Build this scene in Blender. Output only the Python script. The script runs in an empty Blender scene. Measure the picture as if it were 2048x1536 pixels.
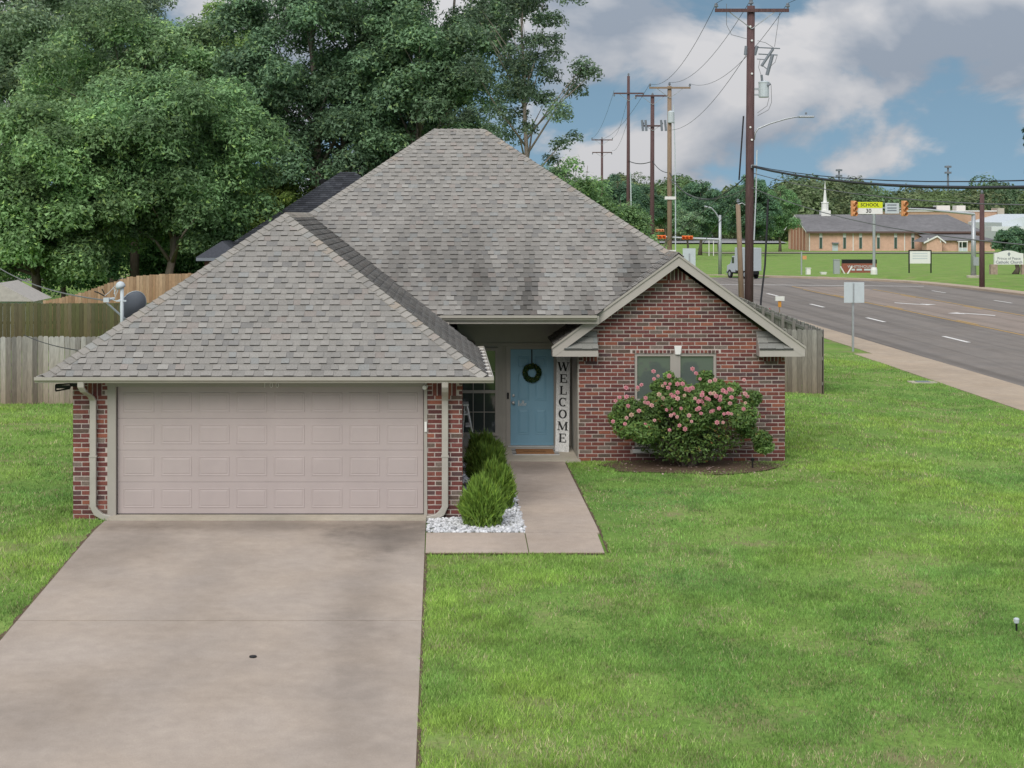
import bpy, math, random
import numpy as np
from mathutils import Vector, Matrix, Euler

R = math.radians
random.seed(7)
rng = np.random.default_rng(7)
sc = bpy.context.scene
col = sc.collection

# ------------------------------------------------------------------ camera, sky, sun, exposure
F, PX, PY, CH = 3325.0, 884.0, 429.0, 4.87            # focal length and principal point in photo pixels, camera height
cam = bpy.data.cameras.new("camera")
cam.sensor_fit = 'HORIZONTAL'; cam.sensor_width = 36.0
cam.lens = F / 2048 * 36
cam.shift_x = (1024 - PX) / 2048
cam.shift_y = (PY - 768) / 2048
cam.clip_start = 0.5; cam.clip_end = 6000
cam_o = bpy.data.objects.new("camera", cam); col.objects.link(cam_o)
cam_o.location = (0, 0, CH); cam_o.rotation_euler = (R(90), 0, 0)
sc.camera = cam_o

SUN_EL, SUN_AZ = 40.0, 200.0                            # azimuth clockwise from +Y: behind the camera, to the left
world = bpy.data.worlds.new("World"); sc.world = world; world.use_nodes = True
nt = world.node_tree; nt.nodes.clear()
def N(t, typ, **kw):
    n = t.nodes.new(typ)
    for k, v in kw.items():
        if k.startswith('i_'):
            n.inputs[k[2:].replace('_', ' ')].default_value = v
        else:
            setattr(n, k, v)
    return n
out = N(nt, 'ShaderNodeOutputWorld')
tc = N(nt, 'ShaderNodeTexCoord')
lift = N(nt, 'ShaderNodeVectorMath', operation='ADD'); lift.inputs[1].default_value = (0, 0, 0.32)
sky = N(nt, 'ShaderNodeTexSky', sky_type='NISHITA', sun_disc=False)
sky.sun_elevation = R(SUN_EL); sky.sun_rotation = R(SUN_AZ)
sky.air_density = 1.0; sky.dust_density = 0.4; sky.ozone_density = 1.2
nt.links.new(tc.outputs['Generated'], lift.inputs[0]); nt.links.new(lift.outputs[0], sky.inputs['Vector'])
bg1 = N(nt, 'ShaderNodeBackground', i_Strength=0.080)
tint = N(nt, 'ShaderNodeMix', data_type='RGBA', blend_type='MULTIPLY'); tint.inputs[0].default_value = 1.0; tint.inputs[7].default_value = (1.0, 1.02, .84, 1)
nt.links.new(sky.outputs[0], tint.inputs[6]); nt.links.new(tint.outputs[2], bg1.inputs[0])
# clouds: noise over the direction, flattened vertically
stretch = N(nt, 'ShaderNodeVectorMath', operation='MULTIPLY'); stretch.inputs[1].default_value = (1, 1, 1.75)
nt.links.new(tc.outputs['Generated'], stretch.inputs[0])
offs = N(nt, 'ShaderNodeVectorMath', operation='ADD'); offs.inputs[1].default_value = (1.7, 0.4, 0.6)
nt.links.new(stretch.outputs[0], offs.inputs[0])
n1 = N(nt, 'ShaderNodeTexNoise', i_Scale=8.0, i_Detail=10.0, i_Roughness=0.52, i_Distortion=0.25)
nt.links.new(offs.outputs[0], n1.inputs['Vector'])
offs2 = N(nt, 'ShaderNodeVectorMath', operation='ADD'); offs2.inputs[1].default_value = (0, 0, 0.045)
nt.links.new(offs.outputs[0], offs2.inputs[0])
n2 = N(nt, 'ShaderNodeTexNoise', i_Scale=8.0, i_Detail=5.0, i_Roughness=0.5, i_Distortion=0.25)
nt.links.new(offs2.outputs[0], n2.inputs['Vector'])
sep = N(nt, 'ShaderNodeSeparateXYZ'); nt.links.new(tc.outputs['Generated'], sep.inputs[0])
elev = N(nt, 'ShaderNodeMapRange'); elev.inputs['From Min'].default_value = 0.0; elev.inputs['From Max'].default_value = 0.10
elev.inputs['To Min'].default_value = -0.07; elev.inputs["To Max"].default_value = 0.09
nt.links.new(sep.outputs['Z'], elev.inputs['Value'])
addm = N(nt, 'ShaderNodeMath', operation='ADD'); nt.links.new(n1.outputs[0], addm.inputs[0]); nt.links.new(elev.outputs[0], addm.inputs[1])
mask = N(nt, 'ShaderNodeMapRange', interpolation_type='SMOOTHSTEP'); mask.inputs['From Min'].default_value = 0.465; mask.inputs['From Max'].default_value = 0.545
nt.links.new(addm.outputs[0], mask.inputs['Value'])
dif = N(nt, 'ShaderNodeMath', operation='SUBTRACT'); nt.links.new(n1.outputs[0], dif.inputs[0]); nt.links.new(n2.outputs[0], dif.inputs[1])
shade = N(nt, 'ShaderNodeMapRange'); shade.inputs['From Min'].default_value = -0.10; shade.inputs['From Max'].default_value = 0.12
nt.links.new(dif.outputs[0], shade.inputs['Value'])
cc = N(nt, 'ShaderNodeMix', data_type='RGBA'); cc.inputs[6].default_value = (0.165, 0.192, 0.232, 1); cc.inputs[7].default_value = (0.35, 0.35, 0.36, 1)
nt.links.new(shade.outputs[0], cc.inputs[0])
bg2 = N(nt, 'ShaderNodeBackground'); nt.links.new(cc.outputs[2], bg2.inputs[0])
cie = N(nt, 'ShaderNodeMath', operation='MULTIPLY_ADD'); cie.inputs[1].default_value = 1.3; cie.inputs[2].default_value = 1.0     # an overcast sky brightens evenly towards the zenith
zc = N(nt, 'ShaderNodeMath', operation='MAXIMUM'); zc.inputs[1].default_value = 0.0
nt.links.new(sep.outputs['Z'], zc.inputs[0]); nt.links.new(zc.outputs[0], cie.inputs[0]); nt.links.new(cie.outputs[0], bg2.inputs['Strength'])
mx = N(nt, 'ShaderNodeMixShader'); nt.links.new(mask.outputs[0], mx.inputs[0]); nt.links.new(bg1.outputs[0], mx.inputs[1]); nt.links.new(bg2.outputs[0], mx.inputs[2])
nt.links.new(mx.outputs[0], out.inputs[0])

sl = bpy.data.lights.new("sun", 'SUN'); sl.energy = 1.5; sl.angle = R(40); sl.color = (1.0, 0.955, 0.89)
so = bpy.data.objects.new("sun", sl); col.objects.link(so)
d = Vector((math.sin(R(SUN_AZ)) * math.cos(R(SUN_EL)), math.cos(R(SUN_AZ)) * math.cos(R(SUN_EL)), math.sin(R(SUN_EL))))
so.rotation_euler = (-d).to_track_quat('-Z', 'Y').to_euler(); so.location = (-20, -30, 60)
vs = sc.view_settings
vs.view_transform = 'Standard'; vs.look = 'None'; vs.gamma = 1.0; vs.exposure = 0.74; vs.use_curve_mapping = False
sc.render.engine = 'CYCLES'
sc.cycles.use_denoising = True
sc.cycles.max_bounces = 6; sc.cycles.diffuse_bounces = 3; sc.cycles.glossy_bounces = 3; sc.cycles.transmission_bounces = 4

# ------------------------------------------------------------------ helpers
def vnoise(x, y, seed=0):
    """smooth 2-D value noise in 0..1 (arrays)"""
    x = np.asarray(x, float); y = np.asarray(y, float)
    xi = np.floor(x).astype(np.int64); yi = np.floor(y).astype(np.int64)
    fx = x - xi; fy = y - yi
    fx = fx * fx * (3 - 2 * fx); fy = fy * fy * (3 - 2 * fy)
    def h(a, b):
        v = np.sin(a * 127.1 + b * 311.7 + seed * 74.7) * 43758.5453
        return v - np.floor(v)
    return (h(xi, yi) * (1 - fx) + h(xi + 1, yi) * fx) * (1 - fy) + (h(xi, yi + 1) * (1 - fx) + h(xi + 1, yi + 1) * fx) * fy

def fbm(x, y, seed=0, o=4):
    s = 0; a = 0.5; t = 0
    for i in range(o):
        s = s + a * vnoise(x * 2 ** i, y * 2 ** i, seed + i); t += a; a *= 0.5
    return s / t

def sstep(a, b, v):
    t = np.clip((np.asarray(v, float) - a) / (b - a), 0, 1)
    return t * t * (3 - 2 * t)

def pm(name, c=(.5, .5, .5), rough=.8, attr=False, amt=.15, scale=8.0, bump=0.0, bscale=60.0, spec=.3, metal=0.0, big=0.0, bigs=.6, stretch=None, translucent=0.0):
    """procedural material: colour (or the mesh's Col attribute) x noise, with bump"""
    m = bpy.data.materials.new(name); m.use_nodes = True
    t = m.node_tree; t.nodes.clear()
    o = N(t, 'ShaderNodeOutputMaterial'); p = N(t, 'ShaderNodeBsdfPrincipled')
    p.inputs['Roughness'].default_value = rough; p.inputs['Specular IOR Level'].default_value = spec; p.inputs['Metallic'].default_value = metal
    tcn = N(t, 'ShaderNodeTexCoord'); vec = tcn.outputs['Object']
    if stretch:
        mp = N(t, 'ShaderNodeMapping'); mp.inputs['Scale'].default_value = stretch
        t.links.new(vec, mp.inputs['Vector']); vec = mp.outputs[0]
    if attr:
        a = N(t, 'ShaderNodeAttribute', attribute_name='Col'); base = a.outputs['Color']
    else:
        a = N(t, 'ShaderNodeRGB'); a.outputs[0].default_value = (*c, 1); base = a.outputs[0]
    def mul(base, sc_, am, det=5.0):
        n = N(t, 'ShaderNodeTexNoise', i_Scale=sc_, i_Detail=det, i_Roughness=.6); t.links.new(vec, n.inputs['Vector'])
        r = N(t, 'ShaderNodeMapRange'); r.inputs['From Min'].default_value = .25; r.inputs['From Max'].default_value = .75
        r.inputs['To Min'].default_value = 1 - am; r.inputs['To Max'].default_value = 1 + am; t.links.new(n.outputs[0], r.inputs['Value'])
        v = N(t, 'ShaderNodeVectorMath', operation='SCALE'); t.links.new(base, v.inputs[0]); t.links.new(r.outputs[0], v.inputs['Scale'])
        return v.outputs[0]
    if amt: base = mul(base, scale, amt)
    if big: base = mul(base, bigs, big)
    t.links.new(base, p.inputs['Base Color'])
    if bump:
        n = N(t, 'ShaderNodeTexNoise', i_Scale=bscale, i_Detail=6.0, i_Roughness=.65); t.links.new(vec, n.inputs['Vector'])
        b = N(t, 'ShaderNodeBump', i_Strength=bump, i_Distance=.01); t.links.new(n.outputs[0], b.inputs['Height']); t.links.new(b.outputs[0], p.inputs['Normal'])
    sh = p.outputs[0]
    if translucent:
        tr = N(t, 'ShaderNodeBsdfTranslucent'); t.links.new(base, tr.inputs[0])
        ms = N(t, 'ShaderNodeMixShader'); ms.inputs[0].default_value = translucent
        t.links.new(sh, ms.inputs[1]); t.links.new(tr.outputs[0], ms.inputs[2]); sh = ms.outputs[0]
    t.links.new(sh, o.inputs[0])
    return m

class MB:
    def __init__(s): s.v = []; s.f = []; s.c = []
    def add(s, vs, fs, c=None):
        o = len(s.v); s.v += [tuple(q) for q in vs]; s.f += [tuple(i + o for i in q) for q in fs]
        s.c += [c if c else (.5, .5, .5)] * len(vs); return s
    def box(s, x0, x1, y0, y1, z0, z1, c=None):
        return s.add([(x0, y0, z0), (x1, y0, z0), (x1, y1, z0), (x0, y1, z0), (x0, y0, z1), (x1, y0, z1), (x1, y1, z1), (x0, y1, z1)],
                     [(0, 3, 2, 1), (4, 5, 6, 7), (0, 1, 5, 4), (1, 2, 6, 5), (2, 3, 7, 6), (3, 0, 4, 7)], c)
    def obox(s, o, U, V, W, u0, u1, v0, v1, w0, w1, c=None):
        P = [Vector(o) + U * u + V * v + W * w for w in (w0, w1) for (u, v) in ((u0, v0), (u1, v0), (u1, v1), (u0, v1))]
        return s.add(P, [(0, 3, 2, 1), (4, 5, 6, 7), (0, 1, 5, 4), (1, 2, 6, 5), (2, 3, 7, 6), (3, 0, 4, 7)], c)
    def prism(s, poly, d, c=None):
        """poly: list of 3-D points, extruded by vector d"""
        n = len(poly); d = Vector(d); P = [Vector(q) for q in poly]
        return s.add(P + [q + d for q in P], [tuple(range(n))[::-1], tuple(range(n, 2 * n))] + [(i, (i + 1) % n, (i + 1) % n + n, i + n) for i in range(n)], c)
    def tube(s, pts, rad, n=8, c=None, caps=True):
        pts = [Vector(p) for p in pts]
        rads = rad if isinstance(rad, (list, tuple)) else [rad] * len(pts)
        vs = []; fs = []; prev = None
        for i, p in enumerate(pts):
            t = (pts[min(i + 1, len(pts) - 1)] - pts[max(i - 1, 0)]).normalized()
            ref = Vector((0, 0, 1)) if abs(t.z) < .95 else Vector((1, 0, 0))
            if prev is None: u = t.cross(ref).normalized()
            else:
                u = (prev - t * prev.dot(t)); u = u.normalized() if u.length > 1e-6 else t.cross(ref).normalized()
            prev = u; w = t.cross(u)
            for k in range(n):
                a = 2 * math.pi * k / n
                vs.append(p + (u * math.cos(a) + w * math.sin(a)) * rads[i])
        for i in range(len(pts) - 1):
            for k in range(n):
                fs.append((i * n + k, i * n + (k + 1) % n, (i + 1) * n + (k + 1) % n, (i + 1) * n + k))
        if caps:
            fs.append(tuple(range(n))[::-1]); fs.append(tuple(range((len(pts) - 1) * n, len(pts) * n)))
        return s.add(vs, fs, c)
    def lathe(s, o, prof, n=16, axis=(0, 0, 1), c=None):
        o = Vector(o); ax = Vector(axis).normalized(); ref = Vector((1, 0, 0)) if abs(ax.x) < .9 else Vector((0, 0, 1))
        u = ax.cross(ref).normalized(); w = ax.cross(u)
        vs = []; fs = []
        for (r, h) in prof:
            for k in range(n):
                a = 2 * math.pi * k / n; vs.append(o + ax * h + (u * math.cos(a) + w * math.sin(a)) * r)
        for i in range(len(prof) - 1):
            for k in range(n):
                fs.append((i * n + k, i * n + (k + 1) % n, (i + 1) * n + (k + 1) % n, (i + 1) * n + k))
        fs.append(tuple(range(n))[::-1]); fs.append(tuple(range((len(prof) - 1) * n, len(prof) * n)))
        return s.add(vs, fs, c)
    def build(s, name, m, parent=None, local=False, smooth=False, colors=False):
        me = bpy.data.meshes.new(name); me.from_pydata(s.v, [], s.f)
        if colors:
            a = me.color_attributes.new('Col', 'FLOAT_COLOR', 'POINT')
            arr = np.ones((len(s.v), 4), np.float32); arr[:, :3] = np.array(s.c, np.float32); a.data.foreach_set('color', arr.ravel())
        if smooth: me.polygons.foreach_set('use_smooth', [True] * len(me.polygons))
        me.materials.append(m); me.update()
        return link(name, me, parent, local)

def link(name, me, parent=None, local=False):
    o = bpy.data.objects.new(name, me); col.objects.link(o)
    if parent is not None:
        o.parent = parent
        if not local:
            w = wmat(parent); o.matrix_parent_inverse = w.inverted()
    return o
def wmat(o):
    m = Matrix.LocRotScale(o.location, o.rotation_euler, o.scale)
    return (wmat(o.parent) @ o.matrix_parent_inverse @ m) if o.parent else m
def np_mesh(name, V, Fq, m, C=None, parent=None, local=False, k=4):
    """fast mesh of equal-size polygons"""
    me = bpy.data.meshes.new(name)
    nf = len(Fq); k = np.asarray(Fq).shape[1]; me.vertices.add(len(V)); me.vertices.foreach_set('co', np.asarray(V, np.float32).ravel())
    me.loops.add(nf * k); me.loops.foreach_set('vertex_index', np.asarray(Fq, np.int32).ravel())
    me.polygons.add(nf); me.polygons.foreach_set('loop_start', np.arange(0, nf * k, k, dtype=np.int32))
    if C is not None:
        a = me.color_attributes.new('Col', 'FLOAT_COLOR', 'POINT')
        arr = np.ones((len(V), 4), np.float32); arr[:, :3] = C; a.data.foreach_set('color', arr.ravel())
    me.materials.append(m); me.update(calc_edges=True); me.validate()
    return link(name, me, parent, local)
def tag(o, label=None, cat=None, group=None, kind=None):
    if label: o['label'] = label
    if cat: o['category'] = cat
    if group: o['group'] = group
    if kind: o['kind'] = kind
    return o
def thing(name, loc, label, cat, group=None, rz=0.0):
    o = bpy.data.objects.new(name, None); col.objects.link(o); o.location = loc; o.rotation_euler = (0, 0, rz); o.empty_display_size = .3
    return tag(o, label, cat, group)
def copy_tree(o, parent=None):
    c = o.copy(); col.objects.link(c); c.parent = parent
    for ch in o.children: copy_tree(ch, c)
    return c
def bevel(o, w=.006, seg=2):
    b = o.modifiers.new('bevel', 'BEVEL'); b.width = w; b.segments = seg; b.limit_method = 'ANGLE'; return o
def text_mesh(body, size, m, name, parent, loc, rot=(R(90), 0, 0), ext=.004, bold=0.0, align='CENTER'):
    cu = bpy.data.curves.new(name, 'FONT'); cu.body = body; cu.size = size; cu.extrude = ext; cu.offset = bold; cu.align_x = align; cu.align_y = 'CENTER'; cu.resolution_u = 3
    t = bpy.data.objects.new(name, cu); col.objects.link(t)
    dg = bpy.context.evaluated_depsgraph_get(); me = bpy.data.meshes.new_from_object(t.evaluated_get(dg))
    bpy.data.objects.remove(t); bpy.data.curves.remove(cu)
    me.materials.clear(); me.materials.append(m)
    me.transform(Matrix.Translation(Vector(loc)) @ Euler(rot).to_matrix().to_4x4())
    return link(name, me, parent)

# terrain height
def T(x, y):
    x = np.asarray(x, float); y = np.asarray(y, float)
    a = -0.056 * np.where(y < 25.9, np.where(y > 24.9, (25.9 - y) ** 2 / 2, 25.4 - y), 0.0)
    a = np.maximum(a, -1.6)
    b = -0.33 * sstep(6.6, 15.0, x) * sstep(18, 34, y) - 0.33 * sstep(6.6, 15, x) * .5 * (1 - sstep(18, 34, y))
    c = -0.10 * sstep(-6.0, -8.0, x)
    z = a + b + c
    far = np.interp(y, [0, 143, 181, 437, 470, 560, 1500], [0, 0, -1.15, -4.4, -4.4, -2.4, -2.4])
    z = np.where(y > 80, np.where(x < 15, np.where(x > -8, -0.33, z - .2), z), z)
    return z + far
ROADZ = -0.45
def gp(x, y, z=0.0):
    """photo pixel on the horizontal plane z -> world point"""
    k = (CH - z) / (y - PY); return Vector(((x - PX) * k, F * k, z))
def at(x, y, Y):
    """photo pixel at depth Y"""
    return Vector(((x - PX) * Y / F, Y, CH - (y - PY) * Y / F))

# ------------------------------------------------------------------ materials
def lawn_mat():
    m = bpy.data.materials.new('lawn_grass'); m.use_nodes = True; t = m.node_tree; t.nodes.clear()
    o = N(t, 'ShaderNodeOutputMaterial'); p = N(t, 'ShaderNodeBsdfPrincipled', i_Roughness=.95); p.inputs['Specular IOR Level'].default_value = .1
    g = N(t, 'ShaderNodeNewGeometry')
    def noise(sc_, det=4, ro=.6):
        n = N(t, 'ShaderNodeTexNoise', i_Scale=sc_, i_Detail=det, i_Roughness=ro); t.links.new(g.outputs['Position'], n.inputs['Vector']); return n.outputs[0]
    def ramp(v, stops):
        r = N(t, 'ShaderNodeValToRGB'); e = r.color_ramp.elements
        e[0].position = stops[0][0]; e[0].color = (*stops[0][1], 1); e[1].position = stops[-1][0]; e[1].color = (*stops[-1][1], 1)
        for s_ in stops[1:-1]: q = e.new(s_[0]); q.color = (*s_[1], 1)
        t.links.new(v, r.inputs[0]); return r.outputs[0]
    c1 = ramp(noise(.55, 6), [(.3, (.13, .235, .055)), (.5, (.175, .29, .064)), (.7, (.24, .335, .095))])
    c2 = ramp(noise(14, 5, .7), [(.3, (.55, .55, .5)), (.5, (1, 1, 1)), (.72, (1.35, 1.25, 1.2))])
    mu = N(t, 'ShaderNodeMix', data_type='RGBA', blend_type='MULTIPLY'); mu.inputs[0].default_value = .8
    t.links.new(c1, mu.inputs[6]); t.links.new(c2, mu.inputs[7])
    tn = N(t, 'ShaderNodeMapRange', interpolation_type='SMOOTHSTEP'); tn.inputs['From Min'].default_value = .50; tn.inputs['From Max'].default_value = .68; tn.inputs['To Max'].default_value = .75
    t.links.new(noise(.9, 7, .65), tn.inputs['Value'])
    mt_ = N(t, 'ShaderNodeMix', data_type='RGBA'); t.links.new(tn.outputs[0], mt_.inputs[0]); t.links.new(mu.outputs[2], mt_.inputs[6]); mt_.inputs[7].default_value = (.27, .225, .13, 1); mu = mt_
    n = noise(40, 5, .7); b = N(t, 'ShaderNodeBump', i_Strength=.7, i_Distance=.03); t.links.new(n, b.inputs['Height'])
    t.links.new(mu.outputs[2], p.inputs['Base Color']); t.links.new(b.outputs[0], p.inputs['Normal']); t.links.new(p.outputs[0], o.inputs[0]); return m
M_lawn = lawn_mat()
M_blade = pm('grass_blade', rough=.7, attr=True, amt=0, spec=.2, translucent=.25)

def concrete_mat(name, c, blot=.16, stain=.0, sx=(1, .35, 1), spots=()):
    m = bpy.data.materials.new(name); m.use_nodes = True; t = m.node_tree; t.nodes.clear()
    o = N(t, 'ShaderNodeOutputMaterial'); p = N(t, 'ShaderNodeBsdfPrincipled', i_Roughness=.9); p.inputs['Specular IOR Level'].default_value = .2
    g = N(t, 'ShaderNodeTexCoord')
    def noise(sc_, det, lo, hi, st=(1, 1, 1), f0=.3, f1=.7):
        mp = N(t, 'ShaderNodeMapping'); mp.inputs['Scale'].default_value = st; t.links.new(g.outputs['Object'], mp.inputs[0])
        n = N(t, 'ShaderNodeTexNoise', i_Scale=sc_, i_Detail=det, i_Roughness=.62); t.links.new(mp.outputs[0], n.inputs['Vector'])
        r = N(t, 'ShaderNodeMapRange'); r.inputs['From Min'].default_value = f0; r.inputs['From Max'].default_value = f1; r.inputs['To Min'].default_value = lo; r.inputs['To Max'].default_value = hi
        t.links.new(n.outputs[0], r.inputs['Value']); return r.outputs[0]
    rgb = N(t, 'ShaderNodeRGB'); rgb.outputs[0].default_value = (*c, 1); base = rgb.outputs[0]
    for v in (noise(.7, 6, 1 - blot, 1 + blot * .6), noise(5, 6, .93, 1.07), noise(90, 3, .88, 1.12), noise(.45, 8, 1 - stain, 1.0, sx, .35, .52)):
        s_ = N(t, 'ShaderNodeVectorMath', operation='SCALE'); t.links.new(base, s_.inputs[0]); t.links.new(v, s_.inputs['Scale']); base = s_.outputs[0]
    for (px_, py_, rx_, ry_, dk_) in spots:          # old damp and tyre stains with ragged edges
        mp = N(t, 'ShaderNodeMapping', vector_type='POINT'); mp.inputs['Location'].default_value = (-px_ / rx_, -py_ / ry_, 0); mp.inputs['Scale'].default_value = (1 / rx_, 1 / ry_, 0)
        t.links.new(g.outputs['Object'], mp.inputs[0])
        nz = N(t, 'ShaderNodeTexNoise', i_Scale=2.2, i_Detail=6.0, i_Roughness=.6); t.links.new(g.outputs['Object'], nz.inputs['Vector'])
        ln = N(t, 'ShaderNodeVectorMath', operation='LENGTH'); t.links.new(mp.outputs[0], ln.inputs[0])
        ad = N(t, 'ShaderNodeMath', operation='MULTIPLY_ADD'); t.links.new(nz.outputs[0], ad.inputs[0]); ad.inputs[1].default_value = 1.3; t.links.new(ln.outputs['Value'], ad.inputs[2])
        r = N(t, 'ShaderNodeMapRange', interpolation_type='SMOOTHSTEP'); r.inputs['From Min'].default_value = .70; r.inputs['From Max'].default_value = 1.95; r.inputs['To Min'].default_value = dk_; r.inputs['To Max'].default_value = 1.0
        t.links.new(ad.outputs[0], r.inputs['Value'])
        s_ = N(t, 'ShaderNodeVectorMath', operation='SCALE'); t.links.new(base, s_.inputs[0]); t.links.new(r.outputs[0], s_.inputs['Scale']); base = s_.outputs[0]
    # faint warm / cool drift
    n = N(t, 'ShaderNodeTexNoise', i_Scale=.9, i_Detail=3.0); t.links.new(g.outputs['Object'], n.inputs['Vector'])
    mu = N(t, 'ShaderNodeMix', data_type='RGBA', blend_type='MULTIPLY'); mu.inputs[0].default_value = 1
    rr = N(t, 'ShaderNodeValToRGB'); rr.color_ramp.elements[0].color = (1.0, .975, .945, 1); rr.color_ramp.elements[1].color = (.99, .985, .985, 1)
    rr.color_ramp.elements[0].position = .35; rr.color_ramp.elements[1].position = .65
    t.links.new(n.outputs[0], rr.inputs[0]); t.links.new(base, mu.inputs[6]); t.links.new(rr.outputs[0], mu.inputs[7]); base = mu.outputs[2]
    nb = N(t, 'ShaderNodeTexNoise', i_Scale=140.0, i_Detail=4.0); t.links.new(g.outputs['Object'], nb.inputs['Vector'])
    b = N(t, 'ShaderNodeBump', i_Strength=.25, i_Distance=.004); t.links.new(nb.outputs[0], b.inputs['Height']); t.links.new(b.outputs[0], p.inputs['Normal'])
    t.links.new(base, p.inputs['Base Color']); t.links.new(p.outputs[0], o.inputs[0]); return m
M_conc = concrete_mat('driveway_concrete', (.398, .338, .288), .10, .10, spots=[(-.7, 25.2, 1.2, 1.3, .56), (-3.0, 25.9, 4.0, .6, .74), (-4.7, 24.4, 1.0, 2.0, .78), (-1.0, 22.3, .5, 3.4, .80), (-3.2, 21.9, .7, 3.4, .87), (-4.3, 17.6, 1.3, 1.5, .85), (-1.0, 18.2, .5, 3.0, .82), (-2.6, 18.6, 1.8, .8, .94), (-.62, 16.9, .13, .14, 1.12)])
M_walk = concrete_mat('walk_concrete', (.43, .358, .302), .12, .12, spots=[(1.9, 31.9, .8, .9, .66), (1.55, 29.0, .4, 1.2, .82)])
M_porch = concrete_mat('porch_concrete', (.46, .42, .35), .12, .1)
M_sidewalk = concrete_mat('sidewalk_concrete', (.43, .35, .27), .12, .1)
M_asphalt = concrete_mat('asphalt', (.215, .194, .176), .12, .30, sx=(2.6, .05, 1))
M_asphalt2 = concrete_mat('turn_lane_asphalt', (.285, .238, .205), .12, .2, sx=(2.6, .05, 1))
M_paintw = pm('road_paint_white', (.72, .70, .67), .7, amt=.2, scale=6)
M_painty = pm('road_paint_yellow', (.50, .30, .07), .7, amt=.25, scale=6)
M_brick = pm('brick', rough=.9, attr=True, amt=.28, scale=26, bump=.5, bscale=90, spec=.2)
M_mortar = pm('mortar', (.50, .435, .40), .95, amt=.15, scale=20, bump=.4, bscale=120)
M_shingle = pm('asphalt_shingle', rough=.95, attr=True, amt=.2, scale=55, bump=.5, bscale=160, spec=.15, big=.10, bigs=1.2)
M_deck = pm('roof_deck', (.10, .095, .09), .95, amt=.1)
M_trim = pm('painted_trim', (.36, .335, .30), .6, amt=.05, scale=3, big=.06)
M_fascia = pm('fascia_trim', (.40, .37, .34), .6, amt=.05, scale=3, big=.06)
M_siding = pm('lap_siding', (.36, .34, .30), .7, amt=.06, scale=4)
M_gutter = pm('gutter_metal', (.40, .375, .335), .45, amt=.07, scale=4, spec=.45)
M_gutterin = pm('gutter_inside', (.06, .055, .06), .8)
M_white = pm('white_paint', (.75, .74, .72), .55, amt=.05)
M_gdoor = pm('garage_door_paint', (.415, .355, .345), .5, amt=.05, scale=2, big=.05, spec=.4)
M_bdoor = pm('blue_door_paint', (.20, .375, .49), .45, amt=.04, scale=3, spec=.4)
M_black = pm('black_paint', (.012, .012, .013), .5, amt=.1)
M_steel = pm('galvanised_steel', (.42, .44, .46), .45, amt=.12, scale=10, metal=.5)
M_alum = pm('aluminium', (.62, .62, .62), .4, amt=.06, metal=.6)
M_dish = pm('dish_grey', (.18, .20, .23), .5, amt=.06)
M_lgrey = pm('light_grey_paint', (.50, .55, .58), .5, amt=.05)
def glass_mat(name, tint=(.045, .055, .055)):
    m = bpy.data.materials.new(name); m.use_nodes = True; p = m.node_tree.nodes['Principled BSDF']
    p.inputs['Base Color'].default_value = (*tint, 1); p.inputs['Roughness'].default_value = .04; p.inputs['Specular IOR Level'].default_value = .9; p.inputs['IOR'].default_value = 1.6
    return m
M_glass = glass_mat('window_glass')
M_glass2 = glass_mat('front_window_glass', (.105, .13, .115))
M_blind = pm('window_blind', (.22, .24, .22), .8, amt=.05)
M_fencegrey = pm('weathered_plank', rough=.95, attr=True, amt=.30, scale=9, stretch=(6, 6, .5), bump=.3, bscale=30)
M_wood = pm('sign_wood', (.62, .62, .61), .85, amt=.4, scale=14, stretch=(5, 5, .6))
M_pole = pm('creosote_pole', (.105, .062, .062), .9, amt=.35, scale=6, stretch=(4, 4, .35), bump=.4, bscale=20)
M_pole2 = pm('new_wood_pole', (.26, .19, .135), .9, amt=.25, scale=6, stretch=(4, 4, .35))
M_wire = pm('cable_black', (.03, .03, .036), .6, amt=.05)
M_wireg = pm('cable_grey', (.16, .16, .165), .6, amt=.05)
M_bark = pm('bark', (.13, .105, .085), .95, amt=.35, scale=5, bump=.7, bscale=14, stretch=(3, 3, .7))
M_barkpale = pm('pale_bark', (.27, .225, .19), .95, amt=.25, scale=5, bump=.6, bscale=14, stretch=(3, 3, .7))
M_leaf = pm('leaf', rough=.55, attr=True, amt=0, spec=.35, translucent=.38)
M_petal = pm('rose_petal', rough=.7, attr=True, amt=0, spec=.2, translucent=.25)
M_rock = pm('white_rock', rough=.85, attr=True, amt=.12, scale=20)
M_mulch = pm('bare_soil', (.115, .078, .052), .98, amt=.4, scale=18, bump=.8, bscale=45)

# ------------------------------------------------------------------ ground
def grid_lines(segs):
    L = []
    for a, b, st in segs: L += list(np.arange(a, b, st))
    L.append(segs[-1][1]); return np.array(L)
gx = grid_lines([(-420, -60, 30), (-60, -14, 4), (-14, 20, .5), (20, 60, 4), (60, 600, 30)])
gy = grid_lines([(-80, 8, 8), (8, 60, .5), (60, 200, 3), (200, 520, 20), (520, 1500, 70)])
GX, GY = np.meshgrid(gx, gy)
GZ = T(GX, GY)
def under_road(x, y):
    a = (x > 17.3) & (x < 38.2) & (y < 143)
    b = (x < 30) & (y > 127) & (y < 142.5)
    return a | b
# the ground dips below the carriageway, with a margin of one cell
GZ = np.where((GX > 17.9) & (GX < 37.6) & (GY < 139), -.75 + np.minimum(GZ + .33, 0), GZ)
GZ = np.where((GX <= 17.9) & (GY > 129) & (GY < 140), -.75, GZ)
V = np.stack([GX, GY, GZ], -1).reshape(-1, 3)
ny, nx = GX.shape
idx = np.arange(ny * nx).reshape(ny, nx)
Fq = np.stack([idx[:-1, :-1], idx[:-1, 1:], idx[1:, 1:], idx[1:, :-1]], -1).reshape(-1, 4)
ground = np_mesh('ground', V, Fq, M_lawn); tag(ground, kind='structure')

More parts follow.
